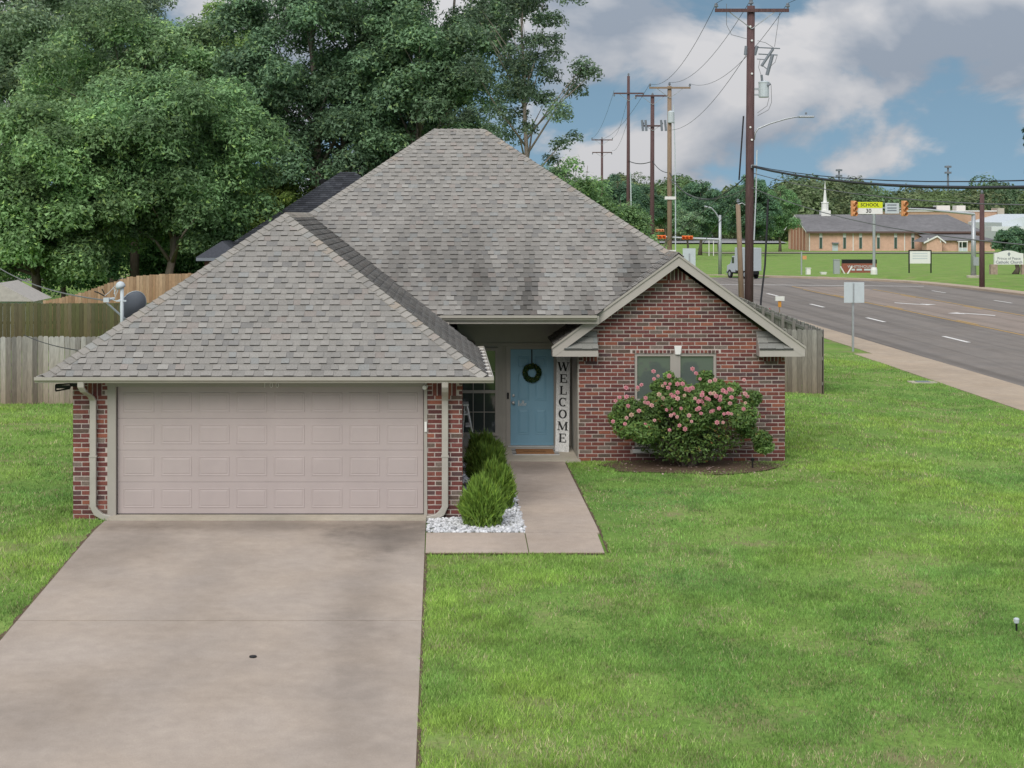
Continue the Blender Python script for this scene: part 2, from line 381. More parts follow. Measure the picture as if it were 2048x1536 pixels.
def sheet(name, poly_fn, xs, ys, z, m, parent=None):
    """flat strip on the road plane"""
    X, Y = np.meshgrid(xs, ys); Z = z(X, Y) if callable(z) else np.full(X.shape, z)
    V = np.stack([X, Y, Z], -1).reshape(-1, 3); n, k = X.shape; i = np.arange(n * k).reshape(n, k)
    Fq = np.stack([i[:-1, :-1], i[:-1, 1:], i[1:, 1:], i[1:, :-1]], -1).reshape(-1, 4)
    return np_mesh(name, V, Fq, m, parent=parent)
def zr(X, Y, d=0.0):
    return ROADZ + d + np.interp(Y, [-80, 25, 30], [-1.2, -.05, 0])
ysr = grid_lines([(-80, 40, 8), (40, 118, 4)])
# carriageway: main road polygon with the swept far kerb, and the side road to the left
far_kerb = [(38.0, 104), (38.0, 109), (37.6, 118), (36.9, 124), (36.0, 129.5), (34.4, 133.2), (32.4, 135.6), (28.6, 139.6), (24.3, 142.2), (10, 143), (-60, 143)]
mb = MB()
P = [(17.4, -80, -1.65)] + [(17.4, 25, -.5), (17.4, 30, ROADZ), (17.4, 120, ROADZ)] + [(16.4, 125, ROADZ), (13, 127.5, ROADZ), (-60, 128, ROADZ)] + [(x, y, ROADZ) for x, y in far_kerb[::-1]] + [(38, 30, ROADZ), (38, 25, -.5), (38, -80, -1.65)]
for a, b in ((25, 30), (30, 60), (60, 104)):
    za, zb = (zr(0, a)), zr(0, b)
    mb.add([(17.4, a, za), (38, a, za), (38, b, zb), (17.4, b, zb)], [(0, 1, 2, 3)])
mb.add([(17.4, -80, zr(0, -80)), (38, -80, zr(0, -80)), (38, 25, zr(0, 25)), (17.4, 25, zr(0, 25))], [(0, 1, 2, 3)])
ring = [(17.4, 104), (38.0, 104)] + far_kerb[1:] + [(-60, 128), (13, 127.5), (16.4, 125), (17.4, 120)]
mb.add([(x, y, ROADZ) for x, y in ring], [tuple(range(len(ring)))])
road = mb.build('road', M_asphalt); tag(road, kind='structure')
# triangulate the concave end of the carriageway cleanly
import bmesh
bm = bmesh.new(); bm.from_mesh(road.data); bmesh.ops.triangulate(bm, faces=bm.faces[:], ngon_method='BEAUTY'); bm.to_mesh(road.data); bm.free()
yy = np.array([40, 60, 80, 100, 122])
sheet('turn_lane', None, np.array([25.9, 30.3]), yy, ROADZ + .004, M_asphalt2, road)
mb = MB()
def mark(x0, x1, y0, y1): mb.add([(x0, y0, ROADZ + .010), (x1, y0, ROADZ + .010), (x1, y1, ROADZ + .010), (x0, y1, ROADZ + .010)], [(0, 1, 2, 3)])
for k in range(-1, 4):
    mb = MB(); yc = 70.8 + 13.1 * k; mark(21.78, 21.98, yc - 1.75, yc + 1.75); mb.build('lane_dash', M_paintw, road)
for k in range(5):
    mb = MB(); yc = 62.0 + 13.1 * k; mark(34.1, 34.25, yc - 1.6, yc + 1.6); mb.build('lane_dash', M_paintw, road)
mb = MB(); mark(25.55, 25.68, 42, 118); mb.build('yellow_line', M_painty, road)
mb = MB(); mark(30.52, 30.65, 42, 118); mb.build('yellow_line', M_painty, road)
for k in range(5):
    yc = 68.8 + 13.1 * k
    mb = MB(); mark(25.82, 25.95, yc - 1.7, yc + 1.7); mb.build('yellow_dash', M_painty, road)
    mb = MB(); mark(30.25, 30.38, yc - 1.7, yc + 1.7); mb.build('yellow_dash', M_painty, road)
mb = MB(); mb.add([(19, 126.6, ROADZ + .012), (35.6, 122.7, ROADZ + .012), (35.65, 123.1, ROADZ + .012), (19, 127.0, ROADZ + .012)], [(0, 1, 2, 3)]); mb.build('stop_line', M_paintw, road)
def turn_arrow(cx, cy, sgn):
    """curved turn arrow; sgn +1 drawn for traffic going away, -1 for traffic coming on"""
    mb = MB(); z = ROADZ + .014
    pts = []
    for i in range(9):
        t = i / 8; pts.append((cx + sgn * (.75 - 1.25 * t ** 1.0), cy + sgn * (-1.3 + 2.0 * math.sin(t * math.pi / 2))))
    for (a, b) in zip(pts[:-1], pts[1:]):
        dx, dy = b[0] - a[0], b[1] - a[1]; L = math.hypot(dx, dy); nx_, ny_ = -dy / L * .10, dx / L * .10
        ny_ = ny_ if abs(ny_) > .22 else math.copysign(.22, ny_ if ny_ else 1)
        mb.add([(a[0] - nx_, a[1] - ny_, z), (b[0] - nx_, b[1] - ny_, z), (b[0] + nx_, b[1] + ny_, z), (a[0] + nx_, a[1] + ny_, z)], [(0, 1, 2, 3)])
    e = pts[-1]
    mb.add([(e[0] + sgn * .1, e[1] - .75, z + .002), (e[0] - sgn * .65, e[1], z + .002), (e[0] + sgn * .1, e[1] + .75, z + .002)], [(0, 1, 2)])
    mb.build('turn_arrow', M_paintw, road)
turn_arrow(28.0, 98.8, -1); turn_arrow(28.3, 88.6, 1)
# kerb and pavement on the near side
def kerb_strip(name, pts, w, m, z1=-.33, z0=-.6):
    mb = MB()
    for (a, b) in zip(pts[:-1], pts[1:]):
        mb.add([(a[0], a[1], z1), (a[0] + w, a[1], z1), (b[0] + w, b[1], z1), (b[0], b[1], z1), (a[0], a[1], z0), (a[0] + w, a[1], z0), (b[0] + w, b[1], z0), (b[0], b[1], z0)],
               [(0, 1, 2, 3), (1, 5, 6, 2), (0, 3, 7, 4)])
    o = mb.build(name, m); return tag(o, kind='structure')
kerb_strip('kerb', [(17.4, 25), (17.4, 60), (17.4, 120)], .16, M_sidewalk, -.325)
side = tag(MB().box(15.3, 15.31, 25, 25.01, -.6, -.59).build('pavement', M_sidewalk), kind='structure')
for k in range(12):
    y0 = 26 + k * 3.0
    mb = MB(); mb.box(15.35, 17.38, y0 + .008, y0 + 2.992, -.50, -.312); mb.build('slab', M_sidewalk, side)
for k in range(19):
    y0 = 62 + k * 3.0
    mb = MB(); mb.box(16.05, 17.38, y0 + .008, y0 + 2.992, -.50, -.312); mb.build('slab', M_sidewalk, side)
mb = MB()
fk = [(38.0, 25)] + far_kerb
for (a, b) in zip(fk[:-1], fk[1:]):
    a = Vector((a[0], a[1], 0)); b = Vector((b[0], b[1], 0)); nrm = Vector(((b - a).y, -(b - a).x, 0)).normalized()
    z1, z0 = -.32, -.6
    for w0, w1, zt in ((0, .16, z1), (.17, 1.45, z1 + .004)):
        mb.add([(a.x + nrm.x * w0, a.y + nrm.y * w0, zt), (b.x + nrm.x * w0, b.y + nrm.y * w0, zt), (b.x + nrm.x * w1, b.y + nrm.y * w1, zt), (a.x + nrm.x * w1, a.y + nrm.y * w1, zt),
                (a.x + nrm.x * w0, a.y + nrm.y * w0, z0), (b.x + nrm.x * w0, b.y + nrm.y * w0, z0)], [(0, 1, 2, 3), (0, 4, 5, 1)])
tag(mb.build('far_kerb', M_sidewalk), kind='structure')

# driveway, walk, porch, apron
drive = tag(MB().box(-5.2, -5.19, 26.2, 26.21, -.2, -.19).build('driveway', M_conc), kind='structure')
def slab(x0, x1, y0, y1, m, parent, h=.03, name='slab', n=8, th=.12):
    mb = MB(); ys = np.linspace(y0, y1, n); mid = (x0 + x1) / 2
    for a, b in zip(ys[:-1], ys[1:]):
        za, zb = float(T(0, a)) + h, float(T(0, b)) + h
        mb.add([(x0, a, za), (x1, a, za), (x1, b, zb), (x0, b, zb), (x0, a, za - th), (x1, a, za - th), (x1, b, zb - th), (x0, b, zb - th)], [(0, 1, 2, 3), (0, 4, 5, 1), (1, 5, 6, 2), (2, 6, 7, 3), (3, 7, 4, 0)])
    return mb.build(name, m, parent)
slab(-5.33, -.255, 20.87, 26.28, M_conc, drive); slab(-5.33, -.255, 14.6, 20.85, M_conc, drive); slab(-5.33, -.255, 6.0, 14.58, M_conc, drive)
walk = tag(MB().box(1.5, 1.51, 25, 25.01, -.2, -.19).build('front_walk', M_walk), kind='structure')
slab(1.27, 2.40, 29.02, 32.58, M_walk, walk); slab(1.27, 2.40, 25.36, 29.0, M_walk, walk); slab(1.27, 2.36, 24.15, 25.345, M_walk, walk); slab(-.24, 1.255, 24.15, 25.345, M_walk, walk)
slab(.30, 2.72, 32.6, 34.75, M_porch, walk, .05, 'porch_slab', 3)
tag(MB().box(-5.3, -.25, 26.29, 26.75, -.2, .062).build('garage_sill', M_porch), kind='structure')
# soil bed under the roses
th = np.linspace(0, 2 * math.pi, 40, endpoint=False)
bx = 4.75 + (1.75 + .18 * np.sin(3 * th + 1) + .1 * np.sin(7 * th)) * np.cos(th); by = np.minimum(32.05 + (.95 + .12 * np.sin(4 * th)) * np.sin(th), 32.83)
mb = MB(); mb.add([(4.75, 32.1, .028)] + [(a, b, .02) for a, b in zip(bx, by)], [(0, i + 1, (i + 1) % 40 + 1) for i in range(40)])
tag(mb.build('soil_bed', M_mulch), kind='structure')

# ------------------------------------------------------------------ the brick house
p_, zE = .733, 2.318
Yg, XL, XR, Y0, XRm, Yr, ax_, Yd, Yo, Yw = 26.17, -6.281, .698, 31.475, 7.061, 32.495, 4.626, 26.59, 34.57, 32.82
hg = (XR - XL) / 2; cxg = (XR + XL) / 2; A_ = 6.1; hw = XRm - ax_; xl = 2 * ax_ - XRm
zg = zE + p_ * hg; zm = zE + p_ * A_; zgb = zE + p_ * hw
Ye2 = 32.29; ze2 = zE + p_ * (Ye2 - Y0)
house = thing('brick_house', (0, 30, 0), 'red brick single storey house with grey shingled hip roof and two-car garage', 'house')

BR = [((.165, .058, .052), 5), ((.205, .075, .06), 4), ((.125, .052, .05), 4), ((.135, .095, .078), 2.2), ((.25, .092, .062), 2.0), ((.175, .135, .115), 1.2), ((.10, .06, .06), 1.6)]
BRC = [c for c, w in BR]; BRW = [w for c, w in BR]
def brick_col():
    c = random.choices(BRC, BRW)[0]; k = random.uniform(.82, 1.15); return tuple(q * k for q in c)
def clip(poly, halfplanes):
    for (a, b, c) in halfplanes:                     # keep a*u+b*v+c >= 0
        o = []
        for i in range(len(poly)):
            p, q = poly[i], poly[(i + 1) % len(poly)]
            dp, dq = a * p[0] + b * p[1] + c, a * q[0] + b * q[1] + c
            if dp >= 0: o.append(p)
            if dp * dq < 0:
                t = dp / (dp - dq); o.append((p[0] + (q[0] - p[0]) * t, p[1] + (q[1] - p[1]) * t))
        poly = o
        if len(poly) < 3: return []
    return poly
brick_list = []                                      # (screen size, points, normal, colour, wall)
CR, BL = .0762, .254
def brick_wall(o, U, Nn, L, zmax, wall, holes=(), hps=(), soldiers=(), front=True, z0=.0):
    """running bond on the plane through o, along U, facing Nn"""
    U = Vector(U); Nn = Vector(Nn); o = Vector(o); nrow = int((zmax - z0) / CR) + 1
    rects = []
    for r in range(nrow):
        v0 = z0 + r * CR; off = (r % 2) * BL / 2 + random.uniform(-.012, .012)
        u = -off
        while u < L:
            rects.append((max(u, 0) + (.008 if u > 0 else 0), min(u + BL, L) - (.008 if u + BL < L else 0), v0 + .009, min(v0 + CR, zmax) - .009)); u += BL
    for (a, b, c, d_) in soldiers:
        n = max(1, round((b - a) / CR))
        for k in range(n): rects.append((a + k * (b - a) / n + .009, a + (k + 1) * (b - a) / n - .009, c + .008, d_ - .008, 1))
    for rc in rects:
        sold = len(rc) == 5; u0, u1, v0, v1 = rc[:4]
        if u1 - u0 < .03 or v1 - v0 < .02: continue
        pieces = [(u0, u1, v0, v1)]
        for (a, b, c, d_) in (list(holes) + ([] if sold else [(s_[0] - .004, s_[1] + .004, s_[2], s_[3]) for s_ in soldiers])):
            nxt = []
            for (p0, p1, q0, q1) in pieces:
                if p1 <= a or p0 >= b or q1 <= c + .02 or q0 >= d_ - .02: nxt.append((p0, p1, q0, q1)); continue
                if p0 < a - .03: nxt.append((p0, a, q0, q1))
                if p1 > b + .03: nxt.append((b, p1, q0, q1))
            pieces = nxt
        for (p0, p1, q0, q1) in pieces:
            pl = clip([(p0, q0), (p1, q0), (p1, q1), (p0, q1)], hps)
            if len(pl) < 3: continue
            ar = (p1 - p0) * (q1 - q0); dp = random.uniform(.004, .011)
            c3 = [o + U * a + Vector((0, 0, b)) for a, b in pl]
            brick_list.append((ar if front else 0, c3, Nn * dp, brick_col(), wall))
def mortar_wall(name, x0, x1, y0, y1, z0, z1): return MB().box(x0, x1, y0, y1, z0, z1).build(name, M_mortar, house)
# garage piers
gz = 2.232
wl = mortar_wall('wall', -5.896, -5.35, Yd, Yd + .2, -.02, gz)
brick_wall((-5.896, Yd, 0), (1, 0, 0), (0, -1, 0), .546, gz, wl, soldiers=[(.23, .46, 1.965, 2.21)])
wr = mortar_wall('wall', -.235, .322, Yd, Yd + .2, -.02, gz)
brick_wall((-.235, Yd, 0), (1, 0, 0), (0, -1, 0), .557, gz, wr, soldiers=[(.08, .47, 1.965, 2.21)])
# garage sides
ws = mortar_wall('wall', .12, .322, Yd + .2, Yo, -.02, gz + .1)
brick_wall((.322, Yd, 0), (0, 1, 0), (1, 0, 0), Yo - Yd, gz + .05, ws, front=False)
ws2 = mortar_wall('wall', -5.896, -5.7, Yd + .2, 43.2, -.02, gz + .1)
brick_wall((-5.896, 43.2, 0), (0, -1, 0), (-1, 0, 0), 43.2 - Yd, gz + .05, ws2, front=False)
# gabled wing front
X0w, X1w = 2.70, 6.765
apz = zgb - .28
WX0, WX1, WZ0, WZ1 = (1269 - PX) * Yw / F, (1433 - PX) * Yw / F, .27, CH - (707 - PY) * Yw / F
mb = MB()
mb.box(X0w, WX0, Yw, Yw + .2, -.02, WZ1).box(WX1, X1w, Yw, Yw + .2, -.02, WZ1).box(WX0, WX1, Yw, Yw + .2, -.02, WZ0 - .03)
zsl = apz - p_ * (ax_ - X0w); zsr = apz - p_ * (X1w - ax_)
mb.prism([(X0w, Yw, WZ1), (X1w, Yw, WZ1), (X1w, Yw, zsr), (ax_, Yw, apz), (X0w, Yw, zsl)], (0, .2, 0))
ww = mb.build('wall', M_mortar, house)
MB().box(WX0 - .2, WX1 + .2, Yw + .7, Yw + .72, WZ0 - .2, WZ1 + .1).build('window_curtain', M_blind, house)
hps = [(p_, -1, apz - p_ * (ax_ - X0w)), (-p_, -1, apz + p_ * (ax_ - X0w))]
brick_wall((X0w, Yw, 0), (1, 0, 0), (0, -1, 0), X1w - X0w, apz, ww,
           holes=[(WX0 - X0w, WX1 - X0w, WZ0 - .08, WZ1)], hps=hps,
           soldiers=[(WX0 - X0w - .05, ax_ + .03 - X0w - .07, WZ1 + .002, WZ1 + .072), (ax_ + .03 - X0w + .07, WX1 - X0w + .05, WZ1 + .002, WZ1 + .072), (.08, .37, 1.965, 2.21), (X1w - X0w - .42, X1w - X0w - .06, 1.965, 2.21), (ax_ - X0w - .19, ax_ - X0w + .19, apz - .26, apz - .02), (WX0 - X0w - .05, WX1 - X0w + .05, WZ0 - .10, WZ0 - .005)])
ws3 = mortar_wall('wall', X1w - .2, X1w, Yw + .2, 43.2, -.02, gz + .1)
brick_wall((X1w, Yw, 0), (0, 1, 0), (1, 0, 0), 43.2 - Yw, gz + .05, ws3, front=False)
MB().box(-5.9, X1w, 43.2, 43.4, -.02, gz + .1).build('back_wall', M_mortar, house)
order = sorted(range(len(brick_list)), key=lambda i: -brick_list[i][0])
single = set(order[:300]); rest = {}
for i, (ar, c3, dv, cc_, wall) in enumerate(brick_list):
    mb = MB() if i in single else rest.setdefault(wall.name, (MB(), wall))[0]
    mb.prism(c3[::-1], dv, cc_)
    if i in single: mb.build('brick', M_brick, wall, colors=True)
for mb, wall in rest.values(): tag(mb.build('brickwork', M_brick, wall, colors=True), kind='stuff')
# concrete footing showing under the piers
MB().box(-5.93, -5.33, Yd - .05, Yd + .2, -.12, -.005).build('footing', M_porch, house)
MB().box(-.25, .345, Yd - .05, Yd + .2, -.12, -.005).build('footing', M_porch, house)

# ---- roof
roof = MB()
def tri3(a, b, c, d_=None):
    P = [a, b, c] + ([d_] if d_ else []); roof.add(P, [tuple(range(len(P)))])
e = -.012
G1, G2, G3 = (XL, Yg, zE + e), (XR, Yg, zE + e), (cxg, Yg + hg, zg + e)
J = (cxg, Y0 + hg, zg + e); RL, RR = (XL + A_, Y0 + A_, zm + e), (XRm - A_, Y0 + A_, zm + e)
BLc, BRc = (XL, Y0 + 2 * A_, zE + e), (XRm, Y0 + 2 * A_, zE + e)
tri3(G1, G2, G3)
tri3(G2, (XR, Y0, zE + e), J, G3)
roof.add([G1, G3, J, RL, BLc], [(0, 1, 2, 3, 4)])
hm = zE + p_ * (Ye2 - Y0)
xv = xl + (Ye2 - Y0)
roof.add([(XL + (Ye2 - Y0), Ye2, hm + e), (xv, Ye2, hm + e), (ax_, Y0 + hw, zgb + e), RR, RL], [(0, 1, 2, 3, 4)])
roof.add([(XRm, Yr, zE + e), BRc, RR, (ax_, Y0 + hw, zgb + e), (ax_, Yr, zgb + e)], [(0, 1, 2, 3, 4)])
roof.add([BRc, BLc, RL, RR], [(0, 1, 2, 3)])
roof.add([(xl, Yr, zE + e), (ax_, Yr, zgb + e), (ax_, Y0 + hw, zgb + e), (xl, 34.4, zE + e)], [(0, 1, 2, 3)])
roof_o = roof.build('roof', M_deck, house)

SHC = [((.262, .248, .230), 8), ((.275, .260, .241), 6), ((.240, .229, .214), 4), ((.255, .255, .246), 1.2), ((.272, .244, .224), 1.2), ((.295, .282, .262), 1.0), ((.215, .207, .198), 1.3)]
SHCc = [c for c, w in SHC]; SHCw = [w for c, w in SHC]
shingles = []
EXP = .147
def shingle_plane(o, U, Vv, poly, key, stain=None, wt=1.0, e=EXP):
    """o: eave corner; U along the eave; Vv up the slope; poly: convex (u,v) outline, counter-clockwise"""
    o = Vector(o); U = Vector(U); Vv = Vector(Vv).normalized(); Nn = U.cross(Vv).normalized()
    hp = []
    for i in range(len(poly)):
        (a, b), (c, d_) = poly[i], poly[(i + 1) % len(poly)]; hp.append((-(d_ - b), (c - a), -(-(d_ - b) * a + (c - a) * b)))
    um, uM = min(q[0] for q in poly), max(q[0] for q in poly); vM = max(q[1] for q in poly); vm = min(q[1] for q in poly)
    r = 0; v = vm
    while v < vM:
        u = um - random.uniform(0, .3); hi = random.random() < .5
        while u < uM:
            w = random.uniform(.10, .17) if hi else random.uniform(.10, .21)
            pl = clip([(u, v), (u + w, v), (u + w, v + e + .012), (u, v + e + .012)], hp)
            if len(pl) >= 3:
                c = random.choices(SHCc, SHCw)[0]; k = random.uniform(.95, 1.045)
                if not hi: k *= .93
                uc, vc = u + w / 2, v + e / 2
                if stain: k *= stain(uc, vc)
                c = tuple(q * k for q in c)
                lift0 = .024 if hi else .010; lift1 = .003
                top = []; bot = []
                for (a, b) in pl:
                    t = min(1, (b - v) / e); base = o + U * a + Vv * b
                    top.append(base + Nn * (lift0 + (lift1 - lift0) * t)); bot.append(base - Nn * .004)
                shingles.append((w * wt, bot, top, c, key, hi))
            u += w; hi = not hi
        v += e; r += 1
ky = 1 / math.hypot(1, p_); sl_len = lambda run: run * math.hypot(1, p_)
def stain_main(u, v):
    s = float(fbm(np.array(u * 2.6), np.array(v * .35), 11)); t = float(fbm(np.array(u * .7 + 9), np.array(v * .5), 5))
    band = float(sstep(5.2, .6, v)) * float(sstep(1.2, 3.0, u) * sstep(12.5, 9.5, u))
    return 1.05 - 1.1 * band * max(0, (s - .36)) * 2.4 * (.35 + t)
def tone_right(u, v):  # darkens the whole right slope, varied in streaks running up it
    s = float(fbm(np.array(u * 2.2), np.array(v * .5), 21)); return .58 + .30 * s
def stain_g(u, v):
    s = float(fbm(np.array(u * 1.6), np.array(v * .6), 31)); return 1.03 - .12 * max(0, s - .5) * 2
shingle_plane((XL, Yg, zE), (1, 0, 0), (0, ky, p_ * ky), [(0, 0), (2 * hg, 0), (hg, sl_len(hg))], 'garage_front', stain_g, 4.0)
W_ = XRm - XL; v0 = sl_len(Ye2 - Y0)
shingle_plane((XL, Y0, zE), (1, 0, 0), (0, ky, p_ * ky), [(Ye2 - Y0 + 4.2, v0), (xv - XL, v0), (ax_ - XL, sl_len(hw)), (W_ - A_, sl_len(A_)), (A_, sl_len(A_)), (hg - .1, sl_len(hg - .1))], 'main_front', stain_main, 1.0)
Lr = Y0 - Yg
shingle_plane((XR, Yg, zE), (0, 1, 0), (-ky, 0, p_ * ky), [(0, 0), (Lr + .1, 0), (Lr + hg, sl_len(hg)), (hg, sl_len(hg))], 'garage_right', tone_right, .3)
shingle_plane((xl, 34.4, zE), (0, -1, 0), (ky, 0, p_ * ky), [(0, 0), (34.4 - Yr, 0), (34.4 - Yr, sl_len(hw)), (34.4 - Y0 - hw, sl_len(hw)), (0, sl_len(.3))], 'gable_left', None, .2)
shingle_plane((XRm, Yr, zE), (0, 1, 0), (-ky, 0, p_ * ky), [(0, 0), (Y0 + 2 * A_ - Yr, 0), (Y0 + A_ - Yr, sl_len(A_)), (Y0 + hw - Yr, sl_len(hw)), (0, sl_len(hw))], 'right', None, .1)
shingle_plane((XL, Y0 + 2 * A_, zE), (0, -1, 0), (ky, 0, p_ * ky), [(0, 0), (2 * A_ + Y0 - Yg, 0), (2 * A_ + Y0 - Yg - hg, sl_len(hg)), (2 * A_ - hg, sl_len(hg)), (A_, sl_len(A_))], 'left', None, .02)
order = sorted(range(len(shingles)), key=lambda i: -shingles[i][0]); single = set(order[:300]); rest = {}
for i, (wgt, bot, top, c, key, hi) in enumerate(shingles):
    mb = MB() if i in single else rest.setdefault(key, MB())
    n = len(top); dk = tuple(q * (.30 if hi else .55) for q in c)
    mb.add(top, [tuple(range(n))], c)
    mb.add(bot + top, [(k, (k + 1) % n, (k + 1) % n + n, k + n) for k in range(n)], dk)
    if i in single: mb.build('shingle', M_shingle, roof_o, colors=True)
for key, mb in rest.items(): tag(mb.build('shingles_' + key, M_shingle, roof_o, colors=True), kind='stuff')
# ridge and hip caps
def caps(a, b, n1, n2, wdt=.135):
    """cap shingles from a (low) to b (high); n1,n2: downhill directions in the two planes, square to the line"""
    a = Vector(a); b = Vector(b); t = (b - a).normalized(); L = (b - a).length; n1 = Vector(n1).normalized(); n2 = Vector(n2).normalized(); k = 0; u = 0.0
    up = (-(n1 + n2)).normalized() if (n1 + n2).length > .05 else Vector((0, 0, 1))
    while u < L - .02:
        u1 = min(u + .165, L); c = random.choices(SHCc, SHCw)[0]; kk = random.uniform(1.0, 1.13); c = (c[0] * kk * 1.01, c[1] * kk, c[2] * kk * .985)
        if random.random() < .08: c = (c[0] * 1.08, c[1] * 1.0, c[2] * .93)
        p0 = a + t * u; p1 = a + t * u1; l0, l1 = .032, .014
        vs = []
        for p, l in ((p0, l0), (p1, l1)):
            vs += [p + n1 * wdt + up * (l - .004), p + up * (l + .006), p + n2 * wdt + up * (l - .004)]
        lo = [v - up * .012 for v in vs]
        MB().add(vs + lo, [(0, 1, 4, 3), (1, 2, 5, 4), (0, 6, 7, 1), (1, 7, 8, 2), (0, 3, 9, 6), (2, 8, 11, 5)], c).build('cap_shingle', M_shingle, roof_o, colors=True)
        u += .147
def perp(t, nvec):
    t = Vector(t).normalized(); nvec = Vector(nvec).normalized(); q = t.cross(nvec); return q if q.z < 0 else -q
NF = Vector((0, -p_, 1)); NRt = Vector((p_, 0, 1)); NL = Vector((-p_, 0, 1)); NB = Vector((0, p_, 1))
def cap_line(a, b, na, nb): t = Vector(b) - Vector(a); caps(a, b, perp(t, na), perp(t, nb))
cap_line((XL, Yg, zE), (cxg, Yg + hg, zg), NL, NF); cap_line((XR, Yg, zE), (cxg, Yg + hg, zg), NRt, NF)
cap_line((cxg, Yg + hg, zg), (cxg, Y0 + hg, zg), NL, NRt)
cap_line((cxg, Y0 + hg, zg), RL, NL, NF); cap_line((ax_, Y0 + hw, zgb), RR, NRt, NF); cap_line(RL, RR, NF, NB)
cap_line((ax_, Yr, zgb), (ax_, Y0 + hw, zgb), NL, NRt)
# ---- soffits, fascia, gutters
def gut_profile():   # (out, up) K-style section, closed outline of a thin trough
    return [(a, b * .76) for a, b in [(0, 0), (.07, 0), (.082, .035), (.12, .06), (.125, .125), (.112, .125), (.108, .072), (.072, .045), (.062, .012), (.008, .012), (.008, .12), (0, .12)]]
def gutter(a, b, outv, name='gutter', ends=True):
    a = Vector(a); b = Vector(b); outv = Vector(outv); pr = gut_profile(); n = len(pr)
    A = [a + outv * q[0] + Vector((0, 0, q[1])) for q in pr]; B = [b + outv * q[0] + Vector((0, 0, q[1])) for q in pr]
    mb = MB(); mb.add(A + B, [(i, (i + 1) % n, (i + 1) % n + n, i + n) for i in range(n)])
    if ends:
        for P in (a, b):
            mb.add([P + outv * q[0] + Vector((0, 0, q[1])) for q in pr[:5]] + [P + Vector((0, 0, .09))], [(0, 1, 2, 3, 4, 5)])
    return mb.build(name, M_gutter, house)
gb = zE - .095
gutter((XL - .115, Yg + .01, gb), (XR + .115, Yg + .01, gb), (0, -1, 0))
g2 = gutter((XR - .01, Yg + .02, gb), (XR - .01, 32.25, gb), (1, 0, 0))
MB().box(XR + .0, XR + .10, Yg + .03, 32.2, gb + .014, gb + .022).build('gutter_bed', M_gutterin, g2)
for k in range(9):
    y = Yg + .35 + k * .66; MB().box(XR + .004, XR + .11, y, y + .03, gb + .07, gb + .083).build('hanger', M_white, g2)
gutter((XL + .01, Yg + .02, gb), (XL + .01, 43.6, gb), (-1, 0, 0))
g4 = gutter((-.03, Ye2 + .01, hm - .095), (3.0, Ye2 + .01, hm - .095), (0, -1, 0))
# fascia boards and soffits
MB().box(XL + .012, XR - .012, Yg + .012, Yg + .04, zE - .10, zE - .022).build('fascia', M_trim, house)
MB().box(XL + .02, XR - .02, Yg + .042, Yd + .02, zE - .088, zE - .078).build('soffit', M_trim, house)
MB().box(.33, XR - .02, Yd + .02, Yo, zE - .088, zE - .078).build('soffit', M_trim, house)
MB().box(XL + .02, -5.9, Yd + .02, 43.5, zE - .088, zE - .078).build('soffit', M_trim, house)
MB().box(-.05, 3.05, Ye2 + .012, Ye2 + .04, hm - .17, hm - .02).build('fascia', M_trim, house)
MB().box(.0, 3.0, Ye2 + .042, Yo - .002, hm - .06, hm - .045).build('porch_ceiling', M_siding, house)
MB().box(-.30, -.02, Ye2 - .06, Ye2 + .3, hm - .14, hm - .015).build('eave_return', M_fascia, house)
MB().box(.03, .14, Ye2 - .03, Ye2 + .1, hm - .22, hm - .135).build('gutter_outlet', M_fascia, house)
